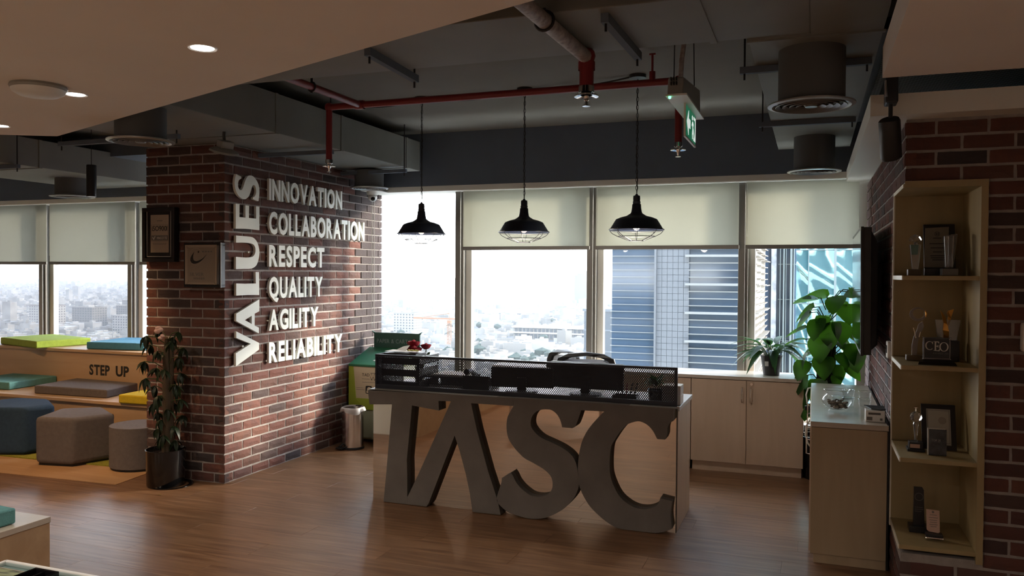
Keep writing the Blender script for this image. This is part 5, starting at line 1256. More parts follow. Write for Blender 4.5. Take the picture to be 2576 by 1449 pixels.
g.prism([[(.043, .0405), (.068, .038), (.070, .049), (.067, .049), (.064, .042), (.054, .0425), (.054, .0595), (.060, .059), (.061, .055), (.063, .055), (.063, .067), (.061, .067), (.060, .063), (.054, .063), (.054, .080), (.063, .079), (.065, .074), (.067, .074), (.066, .083), (.043, .084), (.043, .0825), (.048, .082), (.048, .0425), (.043, .042)]], CF, 0, .001)
part('title_lettering', g, 'print_white', t)
q = word_g('AWARDS 2014', (0, 0, 0), X, Z, -Y, .008, .066, .001); q.v = [tuple(CF(.040 + p[0], .024 + p[2], .0005 + 0 * p[1])) for p in q.v]
part('lettering', q, 'print_grey', t, fix=False)
part('wedge_foot', G().hexa([(.465, 4.20, S2), (.625, 4.19, S2), (.625, 4.30, S2), (.480, 4.30, S2)], [(.470, 4.215, S2 + .012), (.62, 4.205, S2 + .012), (.615, 4.29, S2 + .020), (.485, 4.29, S2 + .020)]), 'frame_black', t)
t = thing('trophy', 'pale trophy with a slanted stem carrying a ring on the second shelf left', 'trophy', (.47, 4.40, S2), GR)
part('base', G().box(.432, 4.375, S2, .512, 4.425, S2 + .026), mk('amber_base', (.12, .09, .05), .3), t, bevel=.002)
tr = mk('frosted_acrylic', (.30, .26, .23), .25, trans=.3)
g = G(); g.prism([catmull([(.458, .026), (.458, .07), (.466, .115), (.480, .150), (.486, .175), (.502, .190), (.508, .165), (.492, .125), (.484, .09), (.480, .026)], 60, 3)], lambda u, v, w: Vector((u, w, S2 + v)), 4.39, 4.41); part('stem', g, tr, t)
g = G(); ro_ = [(.482 + .036 * math.cos(b), .225 + .034 * math.sin(b)) for b in [2 * PI * k / 32 for k in range(32)]]; ri_ = [(.486 + .026 * math.cos(b), .229 + .024 * math.sin(b)) for b in [2 * PI * k / 32 for k in range(32)]]
g.prism([ro_, ri_], lambda u, v, w: Vector((u, w, S2 + v)), 4.393, 4.407); part('ring', g, tr, t)
part('copper_accent', G().tube([(.513, 4.392, S2 + .245), (.519, 4.390, S2 + .230), (.516, 4.392, S2 + .212)], [.002, .005, .002], 8), 'gold', t, True)
part('chrome_rib', G().tube([(.462, 4.385, S2 + .16), (.470, 4.385, S2 + .13), (.474, 4.386, S2 + .11)], .002, 6).tube([(.494, 4.385, S2 + .14), (.488, 4.385, S2 + .115)], .002, 6), 'chrome', t)
t = thing('trophy', 'twisted golden flame trophy in clear acrylic on the second shelf right', 'trophy', (.61, 4.42, S2), GR)
part('base', G().box(.575, 4.40, S2, .665, 4.47, S2 + .10), 'frame_black', t, bevel=.002)
part('acrylic', G().hexa([(.575, 4.425, S2 + .10), (.655, 4.425, S2 + .10), (.655, 4.45, S2 + .10), (.575, 4.45, S2 + .10)], [(.562, 4.425, S2 + .20), (.672, 4.425, S2 + .20), (.672, 4.45, S2 + .20), (.562, 4.45, S2 + .20)]), 'crystal', t)
fl_ = [(.598, .105), (.612, .10), (.622, .115), (.620, .14), (.606, .175), (.600, .200), (.592, .225), (.586, .245), (.592, .238), (.602, .228), (.610, .195), (.616, .165), (.628, .20), (.624, .225), (.618, .235), (.632, .243), (.642, .250), (.640, .232), (.634, .215), (.632, .18), (.626, .15)]
g = G(); g.prism([[(.598, .105), (.612, .100), (.622, .115), (.621, .145), (.612, .180), (.606, .215), (.586, .246), (.592, .215), (.597, .185), (.594, .150), (.598, .130)]], lambda u, v, w: Vector((u, w + .02 * math.sin(v * 30), S2 + v)), 4.43, 4.44); part('flame', g, 'gold', t)
g = G(); g.prism([[(.616, .150), (.622, .170), (.634, .205), (.644, .252), (.620, .243), (.616, .232), (.622, .215), (.618, .185)]], lambda u, v, w: Vector((u, w + .02 * math.cos(v * 30), S2 + v)), 4.435, 4.445); part('flame', g, 'gold', t)
# third shelf
t = thing('framed_certificate', 'black framed silver certificate leaning on the third shelf', 'picture', (.61, 4.45, S3), GR)
LF = lambda u, v, w: Vector((.510 + u, 4.40 + v * .35 - w, S3 + v * .95))
for q_ in ([(0, 0), (.150, 0), (.150, .022), (0, .022)], [(0, .196), (.150, .196), (.150, .218), (0, .218)], [(0, .022), (.022, .022), (.022, .196), (0, .196)], [(.128, .022), (.150, .022), (.150, .196), (.128, .196)]):
    part('frame_rail', G().prism([q_], LF, -.012, .004), 'frame_black', t)
part('certificate', G().prism([[(.016, .016), (.134, .016), (.134, .202), (.016, .202)]], LF, -.008, 0), 'silver_paper', t)
bo = [(.027, .03), (.123, .03), (.123, .19), (.027, .19)]; bi = [(.0285, .0315), (.1215, .0315), (.1215, .1885), (.0285, .1885)]
part('printed_border', G().prism([bo, bi], LF, 0, .001), 'print_grey', t)
part('seal', G().prism([[(.092 + .018 * math.cos(b), .140 + .018 * math.sin(b)) for b in [2 * PI * k / 24 for k in range(24)]]], LF, 0, .001), mk('seal_print', (.30, .28, .25), .4), t)
t = thing('plaque', 'dark marbled TOP 25 plaque standing at the front of the third shelf', 'plaque', (.565, 4.27, S3), GR)
TF = lambda u, v, w: Vector((.520 + u, 4.245 + v * .06 - w, S3 + v))
part('slab', G().prism([[(0, 0), (.075, 0), (.075, .122), (0, .122)]], TF, -.012, 0), mk('marbled_black', (.020, .022, .026), .2, var=.8, scale=30), t, bevel=.001)
part('clear_edge', G().prism([[(-.005, 0), (0, 0), (0, .126), (-.005, .126)]], TF, -.012, .001).prism([[(0, .122), (.070, .122), (.070, .126), (0, .126)]], TF, -.012, .001), 'silver_paper', t)
q = word_g('TOP 25', (0, 0, 0), X, Z, -Y, .009, .036, .001); q.v = [tuple(TF(.013 + p[0], .066 + p[2], .001)) for p in q.v]; part('lettering', q, 'print_white', t, fix=False)
q = word_g('ENGAGED', (0, 0, 0), X, Z, -Y, .006, .034, .001); q.v = [tuple(TF(.013 + p[0], .052 + p[2], .001)) for p in q.v]; part('lettering', q, 'print_grey', t, fix=False)
t = thing('trophy', 'crystal globe trophy on a black base with a pale label, third shelf left', 'trophy', (.47, 4.34, S3), GR)
part('base', G().box(.436, 4.30, S3, .512, 4.385, S3 + .012), 'frame_black', t, bevel=.002)
part('base', G().box(.444, 4.312, S3 + .012, .505, 4.378, S3 + .042), 'frame_black', t, bevel=.002)
part('label_plate', G().box(.448, 4.310, S3 + .016, .490, 4.312, S3 + .034), 'pink_plate', t)
part('stem', G().lathe([(.007, S3 + .042), (.006, S3 + .06), (.010, S3 + .10), (.013, S3 + .125), (.010, S3 + .135)], (.475, 4.345, 0), 10), 'crystal', t)
part('globe', G().ico((.475, 4.345, S3 + .160), .028, 2), 'crystal', t)
part('figure', G().lathe([(.004, S3 + .186), (.003, S3 + .20), (.011, S3 + .204), (.011, S3 + .207), (0, S3 + .209)], (.475, 4.345, 0), 10), 'chrome', t, True)
# bottom shelf
t = thing('trophy', 'tall black slab trophy with a round emblem on the bottom shelf', 'trophy', (.50, 4.40, S4), GR)
part('base', G().box(.455, 4.36, S4, .545, 4.44, S4 + .030), 'frame_black', t, bevel=.002)
part('slab', G().prism([[(.474, .03), (.524, .03), (.519, .205), (.512, .215), (.476, .215)]], lambda u, v, w: Vector((u, w, S4 + v)), 4.385, 4.405), 'frame_black', t)
so = [(.498 + .019 * math.cos(b), .170 + .019 * math.sin(b)) for b in [2 * PI * k / 24 for k in range(24)]]; si = [(.498 + .017 * math.cos(b), .170 + .017 * math.sin(b)) for b in [2 * PI * k / 24 for k in range(24)]]
g = G(); g.prism([so, si], lambda u, v, w: Vector((u, w, S4 + v)), 4.384, 4.385)
for (a_, b_, c_) in ((.480, .515, .118), (.480, .518, .108), (.480, .510, .098)): g.prism([[(a_, c_), (b_, c_), (b_, c_ + .002), (a_, c_ + .002)]], lambda u, v, w: Vector((u, w, S4 + v)), 4.384, 4.385)
part('emblem', g, 'print_grey', t)
t = thing('plaque', 'small pink award plate on a stand with round metal feet, bottom shelf', 'plaque', (.56, 4.30, S4), GR)
KF = lambda u, v, w: Vector((.522 + u, 4.285 + v * .25 - w, S4 + .030 + v))
part('plate', G().prism([[(0, .012), (.008, .004), (.050, 0), (.056, .006), (.056, .100), (0, .102)]], KF, -.008, 0), 'pink_plate', t, bevel=.001)
g = G()
for (a_, b_, c_) in ((.014, .044, .078), (.010, .048, .066), (.012, .044, .055), (.014, .044, .045), (.012, .046, .035), (.016, .042, .026)): g.prism([[(a_, c_), (b_, c_), (b_, c_ + .002), (a_, c_ + .002)]], KF, 0, .001)
g.prism([[(.028 + .005 * math.cos(b), .092 + .005 * math.sin(b)) for b in [2 * PI * k / 14 for k in range(14)]]], KF, 0, .001)
part('engraving', g, 'print_grey', t)
part('stand', G().box(.515, 4.255, S4 + .014, .588, 4.300, S4 + .030), 'frame_black', t, bevel=.003)
for x in (.520, .582): part('foot', G().lathe([(0, -.008), (.009, -.007), (.009, .007), (0, .008)], (x, 4.262, S4 + .010), 16, 'x'), 'chrome', t, True)
part('front_bar', G().tube([(.518, 4.256, S4 + .012), (.584, 4.256, S4 + .012)], .004, 8), 'chrome', t, True)
# ================================================================== tiered seat at left, cushions, ottomans
t = thing('tiered_seat', 'two tier plywood seat with STEP UP lettering under the left windows', 'seating', (-7.1, 6.1, 0))
TX0, TX1 = -9.55, -4.70
part('riser', G().box(TX0, 5.40, .01, TX1, 5.42, .372), 'ply', t)
part('riser', G().box(TX0, 6.10, .40, TX1, 6.12, .722), 'ply', t)
part('step_board', G().box(TX0, 5.372, .372, TX1, 6.12, .400), 'ply', t, bevel=.003)
part('step_board', G().box(TX0, 6.078, .722, TX1, 6.855, .750), 'ply', t, bevel=.003)
part('end_panel', G().box(TX1 - .02, 5.42, .01, TX1, 6.85, .37), 'ply', t)
for wd, x0, wdt in (('STEP', -6.716, .262), ('UP', -6.376, .165)):
    for ch, g in word(wd, (x0, 6.0995, .507), X, Z, -Y, .098, wdt, .0015, True, .07): part('letter', g, 'print_dark', t)
for ch, g in word('!', (-5.695, 5.3995, .18), X, Z, -Y, .11, None, .0015, True): part('letter', g, 'print_dark', t)
def cushion(name, corners, z, h, mat, label, grp):
    """square foam cushion from its footprint corners"""
    c = [Vector((x, y, 0)) for x, y in corners]; m = sum(c, Vector()) / 4
    g = G(); n = 6
    def P(u, v, w):
        p = c[0].lerp(c[1], u).lerp(c[3].lerp(c[2], u), v)
        return Vector((p.x, p.y, z + w))
    top = [P(i / n, j / n, h + .006 * math.sin(PI * i / n) * math.sin(PI * j / n)) for j in range(n + 1) for i in range(n + 1)]
    bot = [P(i / n, j / n, .001) for j in range(n + 1) for i in range(n + 1)]
    k = n + 1; f = [(j * k + i, j * k + i + 1, (j + 1) * k + i + 1, (j + 1) * k + i) for j in range(n) for i in range(n)]
    b = k * k; f2 = [tuple(b + q for q in reversed(a)) for a in f]
    rim = [i for i in range(k)] + [k - 1 + k * j for j in range(1, k)] + [k * n + i for i in range(n - 1, -1, -1)] + [k * j for j in range(n - 1, 0, -1)]
    f3 = [(rim[i], b + rim[i], b + rim[(i + 1) % len(rim)], rim[(i + 1) % len(rim)]) for i in range(len(rim))]
    g.add(top + bot, f + f2 + f3)
    return single(name, g, mat, label, 'cushion', grp, smooth=True, bevel=.010)
GC = 'seat cushions on the tiered seat'
cushion('seat_cushion', [(-7.27, 5.965), (-7.17, 6.53), (-7.98, 6.76), (-8.06, 6.19)], .75, .072, 'fabric_green', 'lime green cushion lying askew on the top tier', GC)
cushion('seat_cushion', [(-6.79, 6.13), (-6.14, 6.215), (-6.23, 6.82), (-6.89, 6.74)], .75, .072, 'fabric_blue', 'sky blue cushion on the top tier above the STEP UP lettering', GC)
cushion('seat_cushion', [(-7.10, 5.54), (-7.14, 6.09), (-7.72, 6.07), (-7.68, 5.50)], .40, .072, 'fabric_teal', 'teal cushion on the lower tier at the left', GC)
cushion('seat_cushion', [(-6.70, 5.475), (-5.86, 5.505), (-5.97, 5.97), (-6.79, 6.02)], .40, .075, 'fabric_brown', 'grey brown cushion on the lower tier', GC)
cushion('seat_cushion', [(-5.56, 5.345), (-4.95, 5.36), (-4.98, 5.95), (-5.60, 5.93)], .40, .075, 'fabric_yellow', 'yellow cushion on the lower tier, half hidden by the potted plant', GC)

def ottoman(label, outline, h, mat, base):
    cx = sum(p[0] for p in outline) / len(outline); cy = sum(p[1] for p in outline) / len(outline)
    t = thing('ottoman', label, 'ottoman', (cx, cy, 0), 'upholstered ottomans')
    g = G(); g.prism([outline], lambda u, v, w: Vector((u, v, w)), .022, h)
    o = part('upholstery', g, mat, t, True); b = o.modifiers.new('edge', 'BEVEL'); b.width = .035; b.segments = 4; b.limit_method = 'ANGLE'; b.angle_limit = .4
    ins = [(cx + (x - cx) * .9, cy + (y - cy) * .9) for x, y in outline]
    g = G(); g.prism([ins], lambda u, v, w: Vector((u, v, w)), 0.004, .024); part('plinth', g, 'black_plastic', t)
ottoman('grey brown five sided ottoman in the middle', [(-5.70, 4.66), (-5.38, 4.72), (-5.26, 5.02), (-5.62, 5.24), (-5.88, 5.04)], .385, 'fabric_brown', 0)
ottoman('dark blue ottoman cut by the left edge of the photo', [(-6.42, 4.72), (-6.05, 4.86), (-5.98, 5.08), (-6.28, 5.28), (-6.62, 5.22), (-6.72, 4.92)], .405, 'fabric_navy', 0)
ottoman('round grey brown ottoman beside the potted plant', [(-4.93 + .215 * math.cos(2 * PI * k / 40), 4.945 + .215 * math.sin(2 * PI * k / 40)) for k in range(40)], .335, 'fabric_brown', 0)
g = G(); g.prism([[(-9.5, 4.40), (-5.74, 4.40), (-4.66, 4.455), (-4.705, 4.79), (-4.72, 5.36), (-9.5, 5.36)]], lambda u, v, w: Vector((u, v, w)), .0005, .003)
single('floor_mat', g, 'mat', 'tan floor panel in front of the tiered seat', 'mat')
g = G(); g.prism([[(-9.3, 4.74), (-5.98, 4.80), (-4.85, 4.86), (-4.80, 5.33), (-9.3, 5.33)]], lambda u, v, w: Vector((u, v, w)), .0035, .012)
single('rug', g, 'rug', 'lime green rug under the ottomans', 'rug')

# ---- umbrella tree in a black pot before the column
t = thing('umbrella_tree', 'tall dark umbrella tree in a glossy black pot before the brick column', 'plant', (-4.32, 4.60, 0))
ux, uy = -4.33, 4.585
part('pot', G().lathe([(0, 0), (.118, 0), (.128, .012), (.135, .25), (.138, .262), (.131, .262), (.126, .245), (0, .235)], (ux, uy, 0), 36), 'black_gloss', t, True)
part('soil', G().lathe([(0, .238), (.127, .24)], (ux, uy, 0), 24), 'soil', t)
part('trunk', G().tube([(ux + .01, uy, .23), (ux + .02, uy, .5), (ux + .005, uy, .8), (ux + .01, uy, 1.05)], [.036, .034, .028, .014], 10), 'stem', t, True)
part('support_stake', G().tube([(ux + .035, uy + .02, .23), (ux + .035, uy + .02, 1.0)], .016, 8), 'stem', t, True)
sl = [leaf_mesh('leaf', .085, .030, 'leaf_dark', .2, d, n=4) for d in (.3, .6)]
umb = 0
for k in range(36):
    z = .30 + .83 * (k + random.uniform(-.4, .4)) / 36
    a = k * 2.399 + .4; r = random.uniform(.06, .155) * (1.0 if z > .5 else .8) + (.02 if .6 < z < 1.05 else 0)
    if math.sin(a) > .1 and uy + r * math.sin(a) > 4.72: r = max(.05, .12)
    hx, hy, hz = ux + r * math.cos(a), uy + r * math.sin(a) * .85, z + .02
    hy = min(hy, 4.71)
    part('leaf_stalk', G().tube([(ux + .015, uy, z - .05), ((ux + hx) / 2, (uy + hy) / 2, z + .01), (hx, hy, hz)], .003, 4), 'stem_green', t, True)
    nl = random.choice((6, 7, 7))
    for j in range(nl):
        b = 2 * PI * j / nl + a
        if umb < 290:
            s = random.uniform(.8, 1.15)
            yy = hy + .08 * s * math.sin(b)
            if yy > 4.745: s *= .5
            at(sl[random.randrange(2)], 'leaf', t, (hx, hy, hz), (0, random.uniform(.35, 1.0), b), (s, s, s)); umb += 1
fw = [(ux - .012, 1.105, .024), (ux + .012, 1.118, .022), (ux - .004, 1.13, .020), (ux + .03, 1.075, .016), (ux + .012, 1.06, .016)]
for x, z, r in fw:
    part('pale_clump', G().ico((x, 4.52, z), r, 2, (1.2, .6, .8), .15), 'pink', t, True)  # small pale pink clumps near the plant top
part('saucer_foot', G().lathe([(.12, 0), (.15, .004), (.15, .008), (.12, .004)], (ux + .03, uy + .02, 0), 30), 'black_gloss', t, True)
single('fallen_leaf', G().add([(-4.20, 4.36, .002), (-4.175, 4.352, .006), (-4.15, 4.362, .003), (-4.175, 4.372, .004)], [(0, 1, 2, 3)]), mk('dry_leaf', (.30, .20, .07), .8), 'dry yellow leaf fallen on the floor by the black pot', 'leaf')

# ---- bench and glass table at the bottom left
t = thing('bench', 'low plywood bench block with pale end at the bottom left', 'bench', (-3.8, 2.0, 0))
part('top_board', G().box(-4.25, .4, .322, -3.418, 2.88, .350), 'maple_top', t, bevel=.002)
part('front_panel', G().box(-3.45, .42, .0, -3.422, 2.876, .322), 'ply', t)
part('end_panel', G().box(-4.24, 2.85, 0, -3.452, 2.876, .322), 'pale_edge', t)
part('rear_panel', G().box(-4.24, .42, 0, -4.21, 2.85, .322), 'ply', t)
cushion('seat_cushion', [(-3.50, 2.06), (-3.47, 2.74), (-4.07, 2.78), (-4.10, 2.10)], .350, .075, 'fabric_teal', 'teal cushion on the low bench at the bottom left corner', None)
t = thing('coffee_table', 'low table with white rimmed glass top at the bottom left corner', 'table', (-2.3, 1.9, 0))
part('glass_top', G().box(-2.80, 1.55, .438, -1.85, 2.165, .448), mk_pane('table_glass', (.72, .80, .80), .5), t)
part('lower_board', G().box(-2.79, 1.56, .425, -1.86, 2.155, .437), 'white_plastic', t)
for (a, b, c, d) in ((-2.805, 2.163, -1.845, 2.178), (-2.805, 1.54, -1.845, 1.552), (-2.808, 1.54, -2.794, 2.178), (-1.857, 1.54, -1.845, 2.178)):
    part('rim', G().box(a, b, .425, c, d, .453), 'white_plastic', t, bevel=.003)
for x, y in ((-2.78, 2.15), (-1.87, 2.15), (-2.78, 1.57), (-1.87, 1.57)): part('leg', G().tube([(x, y, 0), (x, y, .43)], .016, 10), 'chrome', t, True)
t = thing('magazine', 'open picture magazine with green landscape on the glass table', 'magazine', (-2.66, 2.05, .45))
part('page', G().prism([[(-2.78, 1.80), (-2.52, 1.80), (-2.545, 2.105), (-2.765, 2.105)]], lambda u, v, w: Vector((u, v, w)), .450, .456), 'cream_print', t)
part('picture_print', G().prism([[(-2.77, 1.95), (-2.60, 2.02), (-2.565, 2.10), (-2.762, 2.10)]], lambda u, v, w: Vector((u, v, w)), .456, .4565), mk('landscape_print', (.17, .20, .09), .5, var=.9, scale=14, stretch=(1, 4, 1)), t)
part('text_lines', G().box(-2.66, 1.955, .456, -2.585, 1.960, .4565).box(-2.65, 1.935, .456, -2.57, 1.940, .4565), 'print_dark', t)
t = thing('black_box', 'small open black box at the lower edge of the glass table', 'box', (-2.47, 2.0, .45))
part('floor', G().box(-2.535, 1.93, .450, -2.435, 2.075, .456), 'black_gloss', t)
for (a, b, c, d) in ((-2.54, 1.93, -2.533, 2.08), (-2.437, 1.93, -2.43, 2.08), (-2.54, 2.073, -2.43, 2.08), (-2.54, 1.925, -2.43, 1.932)):
    part('side', G().box(a, b, .450, c, d, .492), 'black_gloss', t, bevel=.003)
part('divider', G().box(-2.495, 1.93, .456, -2.490, 2.075, .485), 'black_gloss', t)
# ================================================================== the city outside
GZ = -95.0
struct('ground', G().box(-14000, 60, GZ - 3, 3000, 14000, GZ), 'ground', 'hazy city ground far below')
# own building's unseen facade, its bands shaped for reflections in the teal glass
we = wall_body('wall_exterior')
for k in range(-14, 9):
    z = k * 3.9
    if k == 0: continue
    part('spandrel', G().box(-60, 7.12, z - .95, 30, 7.35, z - .35), 'facade_white', we)
    part('spandrel', G().box(-60, 7.12, z - .12, 30, 7.35, z + .25), 'facade_white', we)
    part('glazing', G().box(-60, 7.10, z - 1.2, 30, 7.2, z - .95), 'facade_dark', we)
    part('glazing', G().box(-60, 7.10, z + .25, 30, 7.2, z + 2.7), 'facade_dark', we)
part('spandrel', G().box(-60, 7.1, -1.2, 30, 7.35, .25), 'facade_white', we)
part('spandrel', G().box(-60, 7.1, 2.45, 30, 7.35, 3.0), 'facade_white', we)
part('glazing', G().box(.42, 7.1, .25, 30, 7.2, 2.5), 'facade_dark', we)

# ---- louvred tower
t = thing('louvred_tower', 'blue glass office tower with pale column strip and horizontal louvres', 'building', (-7.6, 57, GZ))
TZ0, TZ1 = GZ, 42
part('core', G().box(-11.75, 50.3, TZ0, -3.45, 65, TZ1), 'tower_glass', t)
part('glass_face', G().box(-11.79, 50.0, TZ0, -9.06, 50.3, TZ1), 'tower_glass', t)
part('glass_face', G().box(-7.05, 50.0, TZ0, -3.42, 50.3, TZ1), 'tower_glass', t)
part('column_strip', G().box(-9.06, 49.85, TZ0, -7.0, 50.3, TZ1), 'tower_joint', t)
part('column_edge', G().box(-9.10, 49.70, TZ0, -8.98, 50.0, TZ1), 'tower_panel', t)
tile = G().box(0, 0, 0, .312, .05, .362).mesh('cladding_tile', M['tower_panel'])
for r in range(-14, 15):
    for c in range(6): at(tile, 'cladding_tile', t, (-8.97 + c * .33, 49.81, r * .38), (0, 0, 0))
hi = G()
for z0, z1 in ((TZ0, -5.4), (5.8, TZ1)): hi.box(-8.97, 49.81, z0, -7.0, 49.86, z1)
part('cladding_tile', hi, 'tower_panel', t, stuff=True)
for k in range(-14, 14):
    z = .95 + k * .43; thick = (k % 4 == 0)
    d = .14 if thick else .055; pj = .45 if thick else .22
    part('louvre', G().box(-11.9 if False else -11.86, 50.0 - (.10 if not thick else .12), z - .025, -9.08, 50.0, z + .01), 'louver', t)
    part('louvre', G().box(-7.22 if thick else -7.05, 50.0 - pj, z - d / 2, -3.30, 50.0, z + d / 2), 'louver', t)
    for j in range(3):
        part('side_louvre', G().box(-3.42, 50.4 + j * 4.6, z - .03 - .08 * j, -2.98 if thick else -3.15, 54.6 + j * 4.6, z + .03 - .08 * j), 'louver_cream', t)
part('side_face', G().box(-3.46, 50.2, TZ0, -3.40, 65, TZ1), 'louver_cream', t)

# ---- slim blue grey facade with vertical pale fins
t = thing('finned_building', 'blue grey facade with vertical pale fins between the two glass towers', 'building', (-2.2, 67, GZ))
part('body', G().box(-3.6, 66.0, TZ0, -1.2, 75, TZ1), 'tower_glass', t)
part('rough_strip', G().box(-3.0, 65.7, TZ0, -2.62, 66.0, TZ1), mk('weathered_strip', (.30, .32, .35), .8, var=.5, scale=1.5), t)
for x, w in ((-2.36, .05), (-2.12, .10), (-1.93, .04), (-1.62, .16), (-1.38, .07)):
    part('fin', G().box(x, 65.45, TZ0, x + w, 66.0, TZ1), 'teal_mullion', t)
for z in (-6.2, -3.5, -.35, 2.35): part('joint_line', G().box(-2.5, 65.6, z, -1.2, 66.0, z + .05), 'teal_mullion', t)

# ---- teal mirror glass tower
t = thing('teal_tower', 'teal mirror glass tower with rippled reflections behind the pothos', 'building', (1.4, 74, GZ))
part('body', G().box(-1.41, 70.35, TZ0, 5.5, 80, TZ1), 'facade_dark', t)
rndp = random.Random(3)
cols = [(-1.40, -.36), (-.28, 1.60), (1.78, 3.20), (3.28, 5.4)]
rows = [-16 + 4.35 * k - 2.15 for k in range(8)]
for ci, (a, b) in enumerate(cols):
    for z in rows:
        g = G(); n = 12; amp = rndp.uniform(.006, .016); ph = rndp.uniform(0, 6); fq = rndp.uniform(.7, 1.4); am2 = rndp.uniform(-.014, .014)
        vs = []
        for j in range(n + 1):
            for i in range(n + 1):
                u, v = i / n, j / n
                vs.append((a + (b - a) * u, 70.3 + amp * math.sin(fq * PI * (v * 2.0 + u * .9) + ph) + am2 * math.sin(PI * u) * 1.2, z + 4.30 * v))
        g.add(vs, [(j * (n + 1) + i, j * (n + 1) + i + 1, (j + 1) * (n + 1) + i + 1, (j + 1) * (n + 1) + i) for j in range(n) for i in range(n)])
        part('glass_panel', g, 'teal_glass' if ci < 3 else 'teal_pale', t, True, fix=False)
for x0, x1 in ((-1.45, -1.38), (-.36, -.28), (1.60, 1.78), (3.20, 3.28)): part('mullion', G().box(x0, 70.15, TZ0, x1, 70.4, TZ1), 'teal_mullion', t)
for z in rows: part('transom', G().box(-1.41, 70.18, z - .03, 5.4, 70.35, z + .03), 'teal_mullion', t)
hi = G()
for z0, z1 in ((TZ0, rows[0]), (rows[-1] + 4.3, TZ1)): hi.box(-1.40, 70.28, z0, 5.4, 70.4, z1)
part('glass_mass', hi, 'teal_glass', t)
# pale canopy roof low in the gap beside the cabinet
single('roof_canopy', G().hexa([(-1.6, 40, -9.3), (3.0, 40, -9.3), (3.0, 46, -9.2), (-1.6, 46, -9.2)], [(-1.6, 40, -8.9), (3.0, 40, -8.9), (3.0, 46, -8.0), (-1.6, 46, -8.0)]), 'teal_pale', 'pale slanted glass roof below, seen in the gap beside the cabinet', 'roof')

# ---- nearer blocks and landmarks
t = thing('office_block', 'blue glass office block left of the louvred tower', 'building', (-76, 306, GZ))
part('body', G().box(-81.5, 300, GZ, -60, 315, -12.2), 'far_block', t)
part('parapet', G().box(-82, 299.6, -12.6, -60, 315.4, -11.6), 'far_tower', t)
for k in range(7): part('floor_band', G().box(-81.7, 299.7, -20 - 8 * k, -60, 300, -19.4 - 8 * k), 'far_tower', t)
far = [(-1325, 3560, 40, 40, 66, 'hazy pair tower, wider left slab near the middle of the skyline'), (-1270, 3540, 44, 40, 78, 'hazy pair tower, right slab with roof mast'), (-985, 3500, 70, 60, 70, 'stepped hazy tower at right of the skyline'), (-930, 3450, 40, 50, 104, 'tallest hazy tower beside the louvred building'), (-720, 2600, 40, 40, 92, 'pale hazy tower nearest the louvred building'), (-2180, 4600, 50, 40, 62, 'faint hazy slab on the skyline above the recycling board'), (-1850, 4300, 46, 40, 40, 'faint low slab on the skyline left of the middle mullion')]
for (x, y, w, d, h, lab) in far:
    t = thing('far_tower', lab, 'building', (x, y, GZ))
    part('shaft', G().box(x - w / 2, y, GZ, x + w / 2, y + d, GZ + h), 'far_tower', t)
    part('crown', G().box(x - w / 3, y + 5, GZ + h, x + w / 4, y + d - 5, GZ + h + 7), 'far_tower', t)
    part('mast', G().box(x - 1, y + d / 2 - 1, GZ + h + 7, x + 1, y + d / 2 + 1, GZ + h + 16), 'far_tower', t)
# long white pavilion with tent peaks
t = thing('white_pavilion', 'long white roofed pavilion with tent peaks in the middle of the city', 'building', (-640, 1735, GZ))
part('roof', G().box(-715, 1735, GZ + 6, -570, 1775, GZ + 14), 'tent', t)
for k in range(6): part('tent_peak', G().lathe([(13, GZ + 1), (7, GZ + 5), (2, GZ + 12), (0, GZ + 13)], (-690 + 22 * k, 1705, 0), 8), 'tent', t)
part('wall', G().box(-712, 1737, GZ, -573, 1773, GZ + 6), 'far_tower', t)
# colonnaded long building
t = thing('arcade_building', 'long pale building with rows of openings low in the middle window', 'building', (-360, 1130, GZ))
part('body', G().box(-415, 1130, GZ, -268, 1160, GZ + 20), 'house', t)
for lv in (3, 11): part('floor_slab', G().box(-417, 1127, GZ + lv + 6, -266, 1130, GZ + lv + 8), 'tent', t)
for k in range(24):
    for lv in (2, 10): part('opening', G().box(-412 + 6 * k, 1128.6, GZ + lv, -408.4 + 6 * k, 1130.2, GZ + lv + 6), 'window_dark', t)
# tower crane
t = thing('tower_crane', 'orange tower crane low beside the middle mullion', 'crane', (-452, 984, GZ))
g = G()
for dx in (-2, 2):
    for dy in (-2, 2): g.box(-452 + dx - .3, 984 + dy - .3, GZ, -452 + dx + .3, 984 + dy + .3, GZ + 34)
for k in range(8): g.tube([(-454, 982, GZ + 4 * k), (-450, 982, GZ + 4 * k + 4)], .25, 4)
part('mast', g, 'crane', t)
part('cab', G().box(-454, 981, GZ + 30, -449, 986, GZ + 34), 'crane', t)
part('jib', G().box(-505, 983, GZ + 35, -438, 985, GZ + 37), 'crane', t)
part('counterweight', G().box(-441, 982, GZ + 31, -437, 986, GZ + 35), 'window_dark', t)
part('apex', G().tube([(-452, 984, GZ + 37), (-452, 984, GZ + 43), (-490, 984, GZ + 37.5)], .4, 4), 'crane', t)

